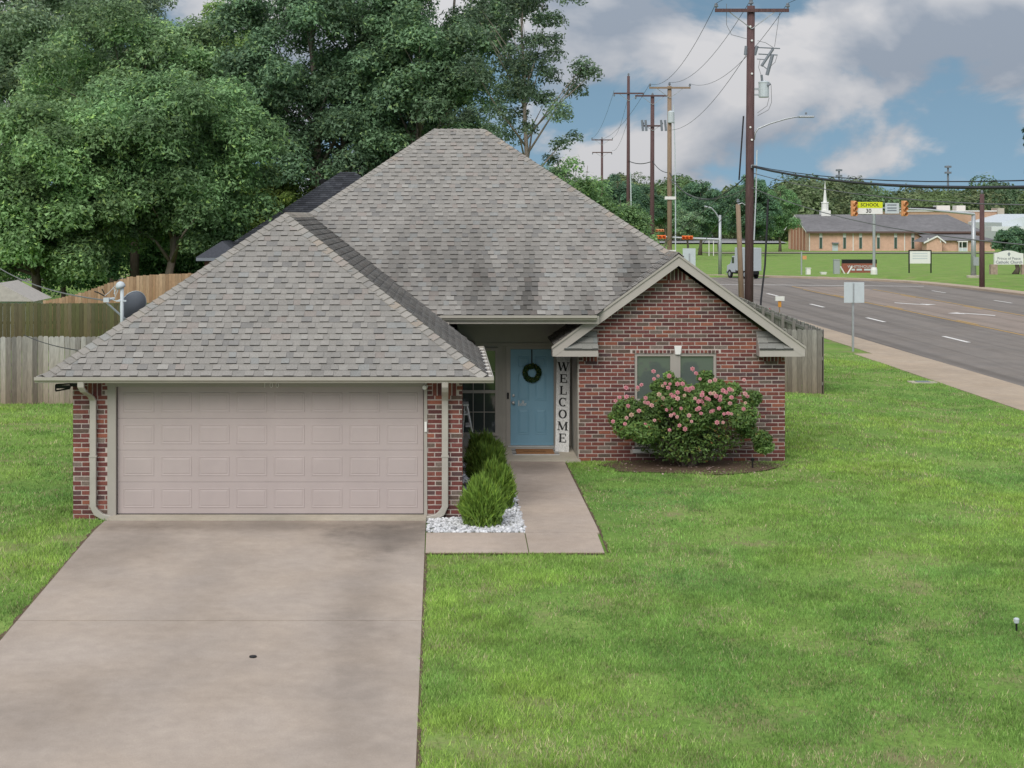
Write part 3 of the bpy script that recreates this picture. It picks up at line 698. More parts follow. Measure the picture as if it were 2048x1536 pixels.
# gable rake boards and cornice returns
for sgn in (-1, 1):
    xe = ax_ + sgn * hw
    tx = Vector((sgn, 0, -p_)).normalized()
    top = [(ax_, Yr - .02, zgb - .03), (xe + sgn * .03, Yr - .02, zE - .05), (xe + sgn * .03, Yr - .02, zE - .22), (xe - sgn * .02, Yr - .02, zE - .215), (ax_, Yr - .02, zgb - .235)]
    MB().prism(top if sgn < 0 else top[::-1], (0, .03, 0)).build('rake_board', M_fascia, house)
    cap_ = [(ax_, Yr - .045, zgb - .008), (xe + sgn * .05, Yr - .045, zE - .03), (xe + sgn * .05, Yr - .045, zE - .075), (ax_, Yr - .045, zgb - .055)]
    MB().prism(cap_ if sgn < 0 else cap_[::-1], (0, .024, 0)).build('rake_cap', M_trim, house)
    so_ = [(ax_, Yr + .012, zgb - .17), (xe, Yr + .012, zE - .17), (xe, Yr + .012, zE - .19), (ax_, Yr + .012, zgb - .19)]
    MB().prism(so_ if sgn < 0 else so_[::-1], (0, Yw - Yr - .014, 0)).build('rake_soffit', M_trim, house)
    # cornice return: fascia box with a little shingled roof
    xi = xe - sgn * .86; zb = zE - .225
    a_, b_ = min(xi, xe + sgn * .03), max(xi, xe + sgn * .03)
    ret = MB().box(a_, b_, Yr - .015, Yw - .012, zb, zb + .125).build('cornice_return', M_fascia, house)
    dz = .33; rn = Yw - .012 - (Yr - .03); Lp = math.hypot(dz, rn)
    nrow = 3
    for r in range(nrow):
        u = a_ + (.0 if sgn > 0 else .0)
        lo = r / nrow; hi_ = (r + 1) / nrow
        while u < b_:
            w = random.uniform(.12, .22); ue = min(u + w, b_); c = random.choices(SHCc, SHCw)[0]; k = random.uniform(.9, 1.05); c = (c[0] * k * .95, c[1] * k, c[2] * k)
            # keep inside the rake slope
            zt = zb + .14 + dz * hi_
            lim = ax_ + sgn * (zgb - .12 - zt) / p_
            x0_, x1_ = u + .002, ue
            if sgn > 0: x1_ = min(x1_, lim)
            else: x0_ = max(x0_, lim)
            if x1_ - x0_ > .02:
                ya, yb = Yr - .03 + rn * lo, Yr - .03 + rn * hi_; za, zb2 = zb + .14 + dz * lo, zb + .14 + dz * hi_; l = random.choice((.006, .014))
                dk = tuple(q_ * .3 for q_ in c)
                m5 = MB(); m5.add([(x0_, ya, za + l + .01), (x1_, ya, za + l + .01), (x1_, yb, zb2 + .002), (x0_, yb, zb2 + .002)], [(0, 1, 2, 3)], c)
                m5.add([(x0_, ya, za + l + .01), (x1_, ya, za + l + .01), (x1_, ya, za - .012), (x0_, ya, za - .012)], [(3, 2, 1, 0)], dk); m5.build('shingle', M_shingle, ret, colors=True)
            u = ue
    mb = MB(); tr = [(a_, Yr - .02, zb + .125), (a_, Yw - .02, zb + .125), (a_, Yw - .02, zb + .13 + dz)]
    mb.prism([((a_ if sgn > 0 else b_ - .012), q[1], q[2]) for q in tr], (.012, 0, 0))
    mb.build('return_side', M_fascia, ret)
# ---- garage door with its casing
GX0, GX1, GZ1 = (232 - PX) * Yd / F, (848 - PX) * Yd / F, 2.135
MB().box(-5.348, GX0, Yd - .02, Yd + .16, -.0, gz).build('door_casing', M_trim, house)
MB().box(GX1, -.237, Yd - .02, Yd + .16, -.0, gz).build('door_casing', M_trim, house)
MB().box(GX0 + .001, GX1 - .001, Yd - .015, Yd + .16, GZ1 - .02, gz).build('door_header', M_trim, house)
gd = MB().box(GX0 + .004, GX1 - .004, Yd + .10, Yd + .14, .07, GZ1 - .03).build('garage_door', M_gdoor, house)
sh_ = (GZ1 - .09) / 4
for r in range(4):
    z0_ = .068 + r * sh_
    s_ = MB().box(GX0 + .012, GX1 - .012, Yd + .07, Yd + .099, z0_ + .0015, z0_ + sh_ - .0015).build('door_section', M_gdoor, gd); bevel(s_, .004, 2)
    pwid = (GX1 - GX0 - .1) / 8
    for k in range(8):
        xa, xb = GX0 + .05 + k * pwid + .055, GX0 + .05 + (k + 1) * pwid - .055; za, zb_ = z0_ + .10, z0_ + sh_ - .10
        y_ = Yd + .07
        def ring_(i, y): return [(xa + i, y, za + i), (xb - i, y, za + i), (xb - i, y, zb_ - i), (xa + i, y, zb_ - i)]
        vs_ = ring_(0, y_ - .0005) + ring_(.006, y_ - .007) + ring_(.03, y_ - .003) + ring_(.045, y_ - .007)
        fs_ = []
        for q in range(3):
            for j in range(4): fs_.append((q * 4 + j, q * 4 + (j + 1) % 4, q * 4 + 4 + (j + 1) % 4, q * 4 + 4 + j))
        fs_.append((12, 13, 14, 15))
        MB().add(vs_, fs_).build('panel', M_gdoor, s_)
MB().box(GX0 + .01, GX1 - .01, Yd + .06, Yd + .1, .063, .075).build('weather_strip', M_black, gd)
tag(MB().box(GX1 + .008, GX1 + .045, Yd - .045, Yd - .021, 1.40, 1.56).build('door_keypad', M_white, house))
mb = MB(); mb.lathe((GX1 + .02, Yd - .1, 2.12), [(.001, -.05), (.035, -.045), (.035, .045), (.001, .05)], 10, (0.3, 1, .1)); mb.tube([(GX1 + .02, Yd - .1, 2.13), (GX1 + .03, Yd - .02, 2.20)], .012, 6); mb.build('security_camera', M_white, house, smooth=False)
# flood light under the left eave
mb = MB(); c0 = Vector((-6.02, Yd - .12, 2.10))
for a_, b_ in (((-.13, 0, -.04), (.09, 0, .0)), ((.09, 0, .0), (.11, 0, .075)), ((.11, 0, .075), (-.13, 0, .06)), ((-.13, 0, .06), (-.13, 0, -.04))): mb.tube([c0 + Vector(a_), c0 + Vector(b_)], .014, 6)
mb.box(c0.x - .12, c0.x + .09, c0.y + .0, c0.y + .03, c0.z + .0, c0.z + .05); mb.box(c0.x + .09, c0.x + .2, c0.y, c0.y + .05, c0.z + .03, c0.z + .09); mb.build('flood_light', M_black, house)
# house number
for q, x in zip('100', (528, 541, 553)):
    text_mesh(q, .125, M_white, 'number_digit', house, ((x - PX + 2) * Yd / F, Yd - .03, 2.140), ext=.006, bold=-.002)
# downspouts
def downspout(x, dx, zt, xe):
    """rectangular pipe from the gutter back to the wall, down and kicked out to the side"""
    mb = MB(); w, dd = .052, .038
    def sec(pts):
        P = []
        for i, (q, ty) in enumerate(pts):
            q = Vector(q)
            if ty == 'v': P.append([q + Vector((sx * w, sy * dd, 0)) for sx, sy in ((-1, -1), (1, -1), (1, 1), (-1, 1))])
            elif ty == 'h': s2 = 1 if xe > 0 else -1; P.append([q + Vector((0, sy * dd, sz * w * s2)) for sz, sy in ((-1, -1), (1, -1), (1, 1), (-1, 1))])
            else:
                s2 = 1 if xe > 0 else -1; dg_ = Vector((.72, 0, .72 * s2)).normalized(); P.append([q + dg_ * sx * w * 1.05 + Vector((0, sy * dd, 0)) for sx, sy in ((-1, -1), (1, -1), (1, 1), (-1, 1))])
        vs = [v for s_ in P for v in s_]; fs = []
        for i in range(len(P) - 1):
            for k in range(4): fs.append((i * 4 + k, i * 4 + (k + 1) % 4, i * 4 + 4 + (k + 1) % 4, i * 4 + 4 + k))
        fs += [(3, 2, 1, 0), tuple(range(len(vs) - 4, len(vs)))]
        mb.add(vs, fs)
    yw_ = Yd - .062
    sec([((x - dx, Yg - .04, zt), 'v'), ((x - dx, Yg - .03, zt - .09), 'v'), ((x - dx * .75, Yg + .04, zt - .17), 'v'), ((x - dx * .2, yw_ - .07, zt - .27), 'v'), ((x, yw_, zt - .34), 'v'), ((x, yw_, zt - .45), 'v'), ((x, yw_, 1.2), 'v'), ((x, yw_, .21), 'v'), ((x + xe * .15, yw_, .115), 'd'), ((x + xe * .45, yw_, .045), 'h'), ((x + xe, yw_, .0), 'h')])
    o = mb.build('downspout', M_gutter, house); bevel(o, .012, 2)
    MB().box(x - .06, x + .06, yw_ - .046, yw_ + .046, 1.0, 1.03).build('strap', M_gutter, o)
downspout((188 - PX) * Yd / F, .11, gb + .02, .36); downspout((890 - PX) * Yd / F, -.0, gb + .02, -.32)

# ---- entry: siding wall, door, window
ent = MB().box(.322, 2.70, Yo, Yo + .15, -.02, 2.9).build('entry_wall', M_siding, house)
DX0, DX1 = (1021 - PX) * Yo / F, (1107 - PX) * Yo / F
LX0, LX1 = .36, (1000 - PX) * Yo / F - .04
z_ = .06
while z_ < 2.1:
    for xa, xb in ((LX1 + .09, DX0 - .10), (DX1 + .10, 2.698)):
        mb = MB(); mb.add([(xa, Yo - .018, z_), (xb, Yo - .018, z_), (xb, Yo - .006, z_ + .162), (xa, Yo - .006, z_ + .162), (xa, Yo, z_), (xb, Yo, z_), (xb, Yo, z_ + .162), (xa, Yo, z_ + .162)], [(0, 1, 2, 3), (0, 4, 5, 1), (3, 2, 6, 7), (1, 5, 6, 2), (0, 3, 7, 4)])
        mb.build('siding_board', M_siding, ent)
    z_ += .16
# left-facing return of the gabled wing, also siding
rt = MB().box(X0w - .02, X0w - .001, Yw + .01, Yo, .02, 2.33).build('return_wall', M_siding, house)
MB().box(.32, 2.69, Yo - .03, Yo - .001, 2.14, 2.20).build('frieze_board', M_siding, house)
# front door
df = MB().box(DX0 - .09, DX0 - .004, Yo - .035, Yo - .001, .05, 2.14).build('door_frame', M_trim, house)
MB().box(DX1 + .004, DX1 + .09, Yo - .035, Yo - .001, .05, 2.14).build('side_jamb', M_trim, df)
MB().box(DX0 - .003, DX1 + .003, Yo - .034, Yo - .001, 2.075, 2.139).build('head_jamb', M_trim, df)
MB().box(DX0 - .05, DX1 + .05, Yo - .10, Yo - .002, .045, .075).build('threshold', M_alum, df)
door = MB().box(DX0, DX1, Yo - .028, Yo - .003, .08, 2.07).build('front_door', M_bdoor, house); tag(door, 'blue six panel front door')
dw = DX1 - DX0
for (a_, b_, c_, d_) in ((.17, .43, 1.70, 1.92), (.57, .83, 1.70, 1.92), (.17, .43, 1.0, 1.56), (.57, .83, 1.0, 1.56), (.17, .43, .30, .83), (.57, .83, .30, .83)):
    xa, xb = DX0 + a_ * dw, DX0 + b_ * dw; y_ = Yo - .0282
    vs_ = []
    for i, y2 in ((0, y_), (.012, y_ - .006), (.022, y_ + .0), (.055, y_ - .007)): vs_ += [(xa + i, y2 - .0006, c_ + i), (xb - i, y2 - .0006, c_ + i), (xb - i, y2 - .0006, d_ - i), (xa + i, y2 - .0006, d_ - i)]
    fs_ = [(q * 4 + j, q * 4 + (j + 1) % 4, q * 4 + 4 + (j + 1) % 4, q * 4 + 4 + j) for q in range(3) for j in range(4)] + [(12, 13, 14, 15)]
    MB().add(vs_, fs_).build('panel', M_bdoor, door)
MB().lathe((DX0 + .055, Yo - .03, .965), [(.034, 0), (.034, .012), (.012, .016), (.012, .04), (.03, .05), (.032, .07), (.015, .082)], 14, (0, -1, 0)).build('door_knob', M_alum, door, smooth=True)
MB().lathe((DX0 + .06, Yo - .03, 1.11), [(.03, 0), (.028, .018), (.012, .022)], 14, (0, -1, 0)).build('deadbolt', M_alum, door, smooth=True)
MB().box(DX0 - .075, DX0 - .035, Yo - .055, Yo - .035, 1.04, 1.17).build('doorbell', M_black, df)
# handwritten hello on the door
def script_word(pts_list, o, s, m, name, parent, r=.004):
    mb = MB()
    for pts in pts_list: mb.tube([(o[0] + x * s, o[1], o[2] + y * s) for x, y in pts], r, 5)
    mb.build(name, m, parent)
hello = [[(0, 0), (.12, .25), (.22, .75), (.17, 1.0), (.10, .9), (.1, .4), (.08, 0), (.14, .3), (.25, .45), (.3, .3), (.29, .05), (.36, 0), (.5, .2), (.62, .35), (.58, .47), (.48, .4), (.46, .1), (.56, 0), (.72, .2), (.86, .75), (.82, 1.0), (.74, .85), (.74, .2), (.8, 0), (.92, .15), (1.08, .75), (1.05, 1.0), (.97, .85), (.96, .2), (1.02, 0), (1.15, .15), (1.2, .35), (1.32, .48), (1.42, .3), (1.35, .05), (1.23, .05), (1.19, .25), (1.3, .42), (1.55, .42)]]
script_word(hello, (DX0 + .155, Yo - .034, .895), .115, M_white, 'lettering', door)
# entry window
def window(x0, x1, z0, z1, y, nmx, fr=.06, name='window', muntins=True, gm=None):
    f = MB(); f.box(x0, x0 + fr, y - .03, y + .05, z0, z1); f.box(x1 - fr, x1, y - .03, y + .05, z0, z1)
    f.box(x0 + fr, x1 - fr, y - .029, y + .05, z1 - fr, z1); f.box(x0 + fr, x1 - fr, y - .029, y + .05, z0, z0 + fr)
    w = f.build(name, M_trim, house)
    zm_ = (z0 + z1) / 2
    MB().box(x0 + fr, x1 - fr, y - .02, y + .03, zm_ - .03, zm_ + .03).build('meeting_rail', M_trim, w)
    MB().box(x0 + fr, x1 - fr, y + .01, y + .014, zm_ + .03, z1 - fr).build('pane', gm or M_glass, w)
    MB().box(x0 + fr, x1 - fr, y + .018, y + .022, z0 + fr, zm_ - .03).build('pane', gm or M_glass, w)
    if muntins:
        for k in range(1, nmx + 1):
            xx = x0 + fr + (x1 - x0 - 2 * fr) * k / (nmx + 1)
            MB().box(xx - .008, xx + .008, y + .004, y + .009, z0 + fr, z1 - fr).build('muntin', M_trim, w)
        for zz in ((zm_ + z1 - fr) / 2, (zm_ + z0 + fr) / 2): MB().box(x0 + fr, x1 - fr, y + .003, y + .008, zz - .008, zz + .008).build('muntin', M_trim, w)
    return w
window(LX0, LX1, .28, 2.10, Yo - .03, 2)
# twin window in the gabled wing, set back in the brick
xm = (WX0 + WX1) / 2
window(WX0 + .005, xm - .05, WZ0, WZ1 - .005, Yw + .05, 0, .05, muntins=False, gm=M_glass2)
window(xm + .05, WX1 - .005, WZ0, WZ1 - .005, Yw + .05, 0, .05, muntins=False, gm=M_glass2)
MB().box(xm - .05, xm + .05, Yw + .012, Yw + .1, WZ0, WZ1 - .005).build('window_mullion', M_trim, house)
MB().box(WX0 - .04, WX1 + .04, Yw - .045, Yw + .02, WZ0 - .10, WZ0 - .03).build('window_sill', M_white, house)
mb = MB(); ks = [(ax_ + .03 - .05, Yw - .03, WZ1 - .02), (ax_ + .03 + .05, Yw - .03, WZ1 - .02), (ax_ + .03 + .075, Yw - .03, WZ1 + .15), (ax_ + .03 - .075, Yw - .03, WZ1 + .15)]
bevel(mb.prism(ks, (0, .045, 0)).build('keystone', M_white, house), .006)

# ------------------------------------------------------------------ things at the front of the house
def leaves_np(C, Nrm, L, W, cols, rg, tilt=.5):
    """diamond leaves: centres C, normals Nrm"""
    n = len(C); Nn = Nrm + rg.normal(0, tilt, (n, 3)); Nn /= np.linalg.norm(Nn, axis=1, keepdims=True) + 1e-9
    r = rg.normal(0, 1, (n, 3)); t = r - Nn * (r * Nn).sum(1, keepdims=True); t /= np.linalg.norm(t, axis=1, keepdims=True) + 1e-9
    b = np.cross(Nn, t); L = np.broadcast_to(L, (n,))[:, None]; W = np.broadcast_to(W, (n,))[:, None]
    sk = rg.uniform(-.35, .35, (n, 1)) * W
    V = np.stack([C - t * L * .42 - b * W * .5, C - t * L * .42 + b * W * .5, C + t * L * .58 + b * sk - Nn * L * .10], 1).reshape(-1, 3)
    Fq = np.arange(3 * n).reshape(n, 3); Cc = np.repeat(cols, 3, 0); return V, Fq, Cc
def sph(n, rg):
    v = rg.normal(0, 1, (n, 3)); return v / np.linalg.norm(v, axis=1, keepdims=True)

# wreath hung on the door
wz, wx = CH - (745 - PY) * Yo / F, (1063.5 - PX) * Yo / F
wr_ = thing('wreath', (wx, Yo - .06, wz - .2), 'round green leaf wreath hung by a black ribbon on the blue door', 'wreath')
mb = MB(); ring = [(wx + .145 * math.cos(a), Yo - .07, wz + .145 * math.sin(a)) for a in np.linspace(0, 2 * math.pi, 25)]; mb.tube(ring, .03, 6, caps=False); mb.build('wreath_frame', M_bark, wr_)
rg = np.random.default_rng(3); n = 900; a = rg.uniform(0, 2 * np.pi, n); q = sph(n, rg); q[:, 1] = -np.abs(q[:, 1])
C = np.stack([wx + .145 * np.cos(a), np.full(n, Yo - .07), wz + .145 * np.sin(a)], 1) + q * np.array([.05, .045, .05])
cl = np.array([.03, .075, .02]) * rg.uniform(.5, 1.6, (n, 1)); yl = rg.random(n) < .08; cl[yl] = (.22, .24, .06)
V, Fq, Cc = leaves_np(C, q, .055, .03, cl, rg); np_mesh('foliage', V, Fq, M_leaf, Cc, wr_)
MB().box(wx - .012, wx + .012, Yo - .045, Yo - .036, wz + .16, 2.068).build('ribbon', M_black, wr_)

# WELCOME board leaning in the corner
tb = Vector((2.435, 33.72, .055)); tt = Vector((2.515, 34.38, 1.99))
wb = thing('welcome_board', tb, 'tall narrow whitewashed board with black WELCOME lettering leaning beside the blue door', 'sign')
ax1 = (tt - tb); Lb = ax1.length; ax1.normalize(); ux = Vector((1, .06, 0)).normalized(); ux = (ux - ax1 * ux.dot(ax1)).normalized(); nn_ = ux.cross(ax1).normalized()
if nn_.y > 0: nn_ = -nn_
for k in range(4):
    m4 = MB(); m4.obox(tb, ux, ax1, nn_, -.14 + k * .07 + .001, -.14 + (k + 1) * .07 - .001, 0, Lb + random.uniform(-.006, .006), -.02, random.uniform(-.001, .001)); m4.build('board_slat', M_wood, wb)
m4 = MB(); m4.obox(tb, ux, ax1, nn_, -.145, .145, 0.05, .10, -.045, -.021); m4.obox(tb, ux, ax1, nn_, -.145, .145, Lb - .12, Lb - .07, -.045, -.021); m4.build('back_batten', M_wood, wb)
def st(mb, p, q, w, o, s):
    """one stroke of a letter as a flat bar"""
    a = Vector((p[0], p[1])); b = Vector((q[0], q[1])); t = (b - a).normalized(); n = Vector((-t.y, t.x)) * w / 2
    pts = [a + n, a - n, b - n, b + n]; mb.prism([o + ux * (x * s) + ax1 * (y * s) + nn_ * .002 for x, y in pts], nn_ * .004)
def arc(mb, cx_, cy_, rx, ry, a0, a1, w0, w1, o, s, n=14):
    for i in range(n):
        t0, t1 = a0 + (a1 - a0) * i / n, a0 + (a1 - a0) * (i + 1) / n; tm = (t0 + t1) / 2; w = w0 + (w1 - w0) * abs(math.cos(tm))
        st(mb, (cx_ + rx * math.cos(t0 - .03), cy_ + ry * math.sin(t0 - .03)), (cx_ + rx * math.cos(t1 + .03), cy_ + ry * math.sin(t1 + .03)), w, o, s)
def letter(ch, o, s):
    mb = MB(); S = lambda p, q, w: st(mb, p, q, w, o, s); T_, t_ = .22, .085
    if ch == 'W':
        S((-.55, .5), (-.28, -.5), T_); S((-.28, -.5), (0, .42), t_); S((0, .5), (.27, -.5), T_); S((.27, -.5), (.55, .5), t_)
        S((-.7, .5), (-.38, .5), t_); S((-.14, .5), (.14, .5), t_); S((.4, .5), (.7, .5), t_)
    elif ch == 'E':
        S((-.22, -.5), (-.22, .5), T_); S((-.4, .47), (.38, .47), t_); S((-.4, -.47), (.42, -.47), t_); S((-.2, 0), (.2, 0), t_); S((.36, .5), (.36, .22), t_); S((.4, -.5), (.4, -.2), t_); S((.2, .13), (.2, -.13), t_)
    elif ch == 'L':
        S((-.2, -.5), (-.2, .5), T_); S((-.4, .47), (.0, .47), t_); S((-.4, -.47), (.4, -.47), t_); S((.38, -.5), (.38, -.18), t_)
    elif ch in 'CO':
        if ch == 'O': arc(mb, 0, 0, .38, .47, 0, 2 * math.pi, t_, T_, o, s, 22)
        else: arc(mb, 0, 0, .38, .47, .9, 2 * math.pi - .8, t_, T_, o, s, 18); S((.33, .5), (.33, .18), t_)
    elif ch == 'M':
        S((-.42, -.5), (-.42, .5), t_); S((-.4, .5), (0, -.45), T_); S((0, -.45), (.4, .5), t_); S((.42, -.5), (.42, .5), T_); S((-.58, -.47), (-.26, -.47), t_); S((.25, -.47), (.62, -.47), t_); S((-.58, .47), (-.34, .47), t_); S((.34, .47), (.62, .47), t_)
    mb.build('letter', M_black, wb)
for i, ch in enumerate('WELCOME'):
    letter(ch, tb + ax1 * (Lb * (.865 - .121 * i)), .178)

# mats
M_rug = pm('striped_rug_dark', (.03, .03, .035), .95); M_coir = pm('coir', (.30, .145, .06), .98, amt=.25, scale=40, bump=.6, bscale=120); M_rugw = pm('striped_rug_light', (.55, .54, .52), .95)
rug = thing('striped_rug', (1.9, 33.8, .05), 'black and white striped rug lying under the coir doormat on the porch', 'rug')
for k in range(9):
    y = 33.28 + k * .11; MB().box(1.42, 2.36, y, y + .11, .052, .058 if k % 2 else .060).build('stripe', M_rug if k % 2 else M_rugw, rug)
mat_ = thing('doormat', (1.88, 33.75, .06), 'orange brown coir doormat with dark writing in front of the blue door', 'doormat')
MB().box(1.50, 2.26, 33.40, 34.0, .0605, .078).build('mat_body', M_coir, mat_)
script_word([[(x * .11, .5 + .42 * math.sin(x * 1.9) * (1 if i % 2 else .6)) for i, x in enumerate(np.linspace(0, 11, 46))]], (0, 0, 0), 1, M_black, 'mat_writing', mat_, .006)
mw = mat_.children[-1]; mw.data.transform(Matrix.Translation((1.65, 33.68, .079)) @ Matrix.Diagonal((.37, 1, 1, 1)) @ Euler((R(-90), 0, 0)).to_matrix().to_4x4() @ Matrix.Diagonal((1, 1, -.14, 1)))
# step ladder behind the garage corner
lad = thing('step_ladder', (.5, 32.6, .05), 'folded aluminium step ladder standing behind the garage corner by the window', 'ladder')
def bar(p, q, w=.02, name='rail', m=M_alum, parent=lad): MB().tube([p, q], w, 4).build(name, m, parent)
for y in (32.3, 32.72):
    bar((.69, y, .05), (.48, y + .04, 1.16), .022, 'leg'); bar((.36, y, .05), (.44, y + .04, 1.16), .016, 'leg')
for k in range(4):
    z = .28 + k * .23; xq = .69 - .21 * (z - .05) / 1.11
    MB().box(xq - .10, xq + .012, 32.3, 32.76, z, z + .03).build('step', M_alum, lad)
    bar((.36 + .08 * (z - .05) / 1.11, 32.3, z + .1), (.36 + .08 * (z - .05) / 1.11, 32.76, z + .1), .012, 'brace')
MB().box(.41, .52, 32.30, 32.78, 1.15, 1.18).build('top_cap', M_alum, lad)

# white rock bed
rg = np.random.default_rng(11)
ico = bmesh.new(); bmesh.ops.create_icosphere(ico, subdivisions=1, radius=1); IV = np.array([v.co[:] for v in ico.verts]); IF = np.array([[v.index for v in f.verts] for f in ico.faces]); ico.free()
def rocks(n, xs, ys, zs, smin, smax):
    P = np.stack([xs, ys, zs], 1); s = rg.uniform(smin, smax, (n, 1, 1)) * rg.uniform(.6, 1.3, (n, 1, 3)) * np.array([1, 1, .7])
    V = IV[None] * (1 + rg.uniform(-.22, .22, (n, len(IV), 1))) * s
    a = rg.uniform(0, 2 * np.pi, n); ca, sa = np.cos(a)[:, None], np.sin(a)[:, None]
    V = np.stack([V[..., 0] * ca - V[..., 1] * sa, V[..., 0] * sa + V[..., 1] * ca, V[..., 2]], -1) + P[:, None]
    Fq = IF[None] + (np.arange(n) * len(IV))[:, None, None]
    k = rg.uniform(.55, .95, (n, 1)); c = np.concatenate([k * .98, k * .99, k * 1.02], 1) * .80; dk = rg.random(n) < .15; c[dk] *= .55
    return V.reshape(-1, 3), Fq.reshape(-1, 3), np.repeat(c, len(IV), 0)
n1_, n2_ = 3200, 1500
xs = np.concatenate([rg.uniform(.36, 1.28, n1_), rg.uniform(-.23, 1.28, n2_)]); ys = np.concatenate([rg.uniform(26.5, 32.5, n1_), rg.uniform(25.38, 26.52, n2_)])
V, Fq, Cc = rocks(n1_ + n2_, xs, ys, T(xs, ys) + rg.uniform(.005, .035, n1_ + n2_), .018, .042)
rk = np_mesh('white_gravel', V, Fq, M_rock, Cc, k=3); tag(rk, 'white landscaping rocks spread along the garage side of the walk', 'gravel', kind='stuff')

# boxwood shrubs
def upright_shrub(name, x, y, r, h, seed, label, bright):
    g = np.random.default_rng(seed); t = thing(name, (x, y, 0), label, 'shrub', 'yellow green shrubs in the rock bed')
    n = 7500; q = sph(n, g); q[:, 2] = np.abs(q[:, 2]) * 1.0
    u = g.random(n) ** .35
    lump = .62 + .72 * fbm(q[:, 0] * 3.4 + seed, q[:, 1] * 3.4 + q[:, 2] * 3.0, seed)
    C = q * (u * lump)[:, None] * np.array([r, r, h * .72]); C[:, 2] += h * .22
    low = g.random(n) < .22; ang = g.uniform(0, 2 * np.pi, n); rr_ = r * np.sqrt(g.random(n)) * .92
    C[low] = np.stack([rr_ * np.cos(ang), rr_ * np.sin(ang), g.uniform(.02, h * .35, n)], 1)[low]
    up = q * .75 + np.array([0, 0, .8]) + g.normal(0, .25, (n, 3)); up /= np.linalg.norm(up, axis=1, keepdims=True)
    # sprigs: thin blades pointing up and out
    Lh = (g.uniform(.07, .15, n) * np.where(g.random(n) < .25, 1.9, 1))[:, None]; side = np.cross(up, g.normal(0, 1, (n, 3))); side /= np.linalg.norm(side, axis=1, keepdims=True) + 1e-9
    W = .012
    V = np.stack([C - up * Lh * .4, C + side * W, C + up * Lh * .6, C - side * W], 1).reshape(-1, 3)
    V += np.array([x, y, 0.02])
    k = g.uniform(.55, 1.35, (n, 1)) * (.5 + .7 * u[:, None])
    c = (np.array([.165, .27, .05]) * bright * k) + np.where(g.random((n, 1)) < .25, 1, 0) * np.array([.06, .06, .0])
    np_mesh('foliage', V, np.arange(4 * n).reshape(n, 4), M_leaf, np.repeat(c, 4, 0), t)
    mb = MB()
    for i in range(5): a = i * 1.26; mb.tube([(x, y, 0), (x + .1 * math.cos(a), y + .1 * math.sin(a), h * .3), (x + r * .6 * math.cos(a), y + r * .6 * math.sin(a), h * .62)], [.014, .01, .004], 5)
    mb.build('stem', M_bark, t)
upright_shrub('shrub', .63, 26.0, .34, .76, 1, 'yellow green shrub at the driveway corner of the rock bed', 1.15)
upright_shrub('shrub', .87, 27.5, .33, .80, 2, 'bright green shrub second from the driveway in the rock bed', 1.1)
upright_shrub('shrub', .80, 29.6, .35, .78, 4, 'dark green shrub second from the porch in the rock bed', .92)
upright_shrub('shrub', .80, 31.4, .37, .80, 5, 'dark green shrub in the rock bed next to the porch', .80)

# rose bush
rg = np.random.default_rng(21)
rose = thing('rose_bush', (4.75, 32.0, 0), 'wide rose bush with pink blooms in front of the twin window', 'bush')
arms = []
for k in range(34):
    a = rg.uniform(0, 2 * np.pi); sp = rg.uniform(.25, 1.0)
    top = np.array([4.75 + 1.42 * sp * np.cos(a), 31.95 + .62 * sp * np.sin(a), rg.uniform(.35, .8) + 1.0 * np.sqrt(max(0, 1 - sp ** 2 * .9)) * rg.uniform(.6, 1)])
    arms.append(top)
for x, z in ((4.35, 1.78), (4.42, 1.62), (5.05, 1.75), (5.15, 1.55), (5.6, 1.5), (5.95, 1.35), (3.55, 1.15), (3.4, .95), (6.1, .6), (6.15, .45), (5.85, .75), (3.6, .8)): arms.append(np.array([x, 31.9 + rg.uniform(-.2, .2), z]))
Cs, Qs, Ts = [], [], []
mb = MB()
for top in arms:
    rad = rg.uniform(.20, .36) if top[2] < 1.45 else rg.uniform(.10, .19)
    if top[0] > 5.8: rad = min(rad, .20)
    n = int(3600 * rad); q = sph(n, rg); u = rg.random(n) ** .4
    Cs.append(top + q * u[:, None] * rad * np.array([1, .85, .8])); Qs.append(q * .6 + np.array([0, -.25, .7])); Ts.append(np.full(n, rg.uniform(.7, 1.25)))
    b = np.array([4.75 + rg.uniform(-.15, .15), 32.1 + rg.uniform(-.1, .1), 0.0]); m_ = (b + top) / 2 + np.array([0, 0, .12])
    mb.tube([tuple(b), tuple(m_), tuple(top)], [.016, .011, .005], 5)
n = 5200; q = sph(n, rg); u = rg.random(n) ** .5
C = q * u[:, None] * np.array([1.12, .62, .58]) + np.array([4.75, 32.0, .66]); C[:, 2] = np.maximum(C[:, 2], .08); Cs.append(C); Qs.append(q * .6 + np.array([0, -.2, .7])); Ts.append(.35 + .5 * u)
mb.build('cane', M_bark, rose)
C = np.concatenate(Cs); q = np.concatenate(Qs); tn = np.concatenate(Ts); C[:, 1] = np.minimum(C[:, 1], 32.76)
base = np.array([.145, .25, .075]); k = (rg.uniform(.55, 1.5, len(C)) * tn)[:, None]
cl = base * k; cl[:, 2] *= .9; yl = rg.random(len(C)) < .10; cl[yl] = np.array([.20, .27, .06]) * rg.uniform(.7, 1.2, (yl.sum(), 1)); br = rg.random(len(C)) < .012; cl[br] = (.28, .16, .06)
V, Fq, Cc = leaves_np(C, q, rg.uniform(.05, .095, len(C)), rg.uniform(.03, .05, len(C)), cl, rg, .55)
np_mesh('foliage', V, Fq, M_leaf, Cc, rose)
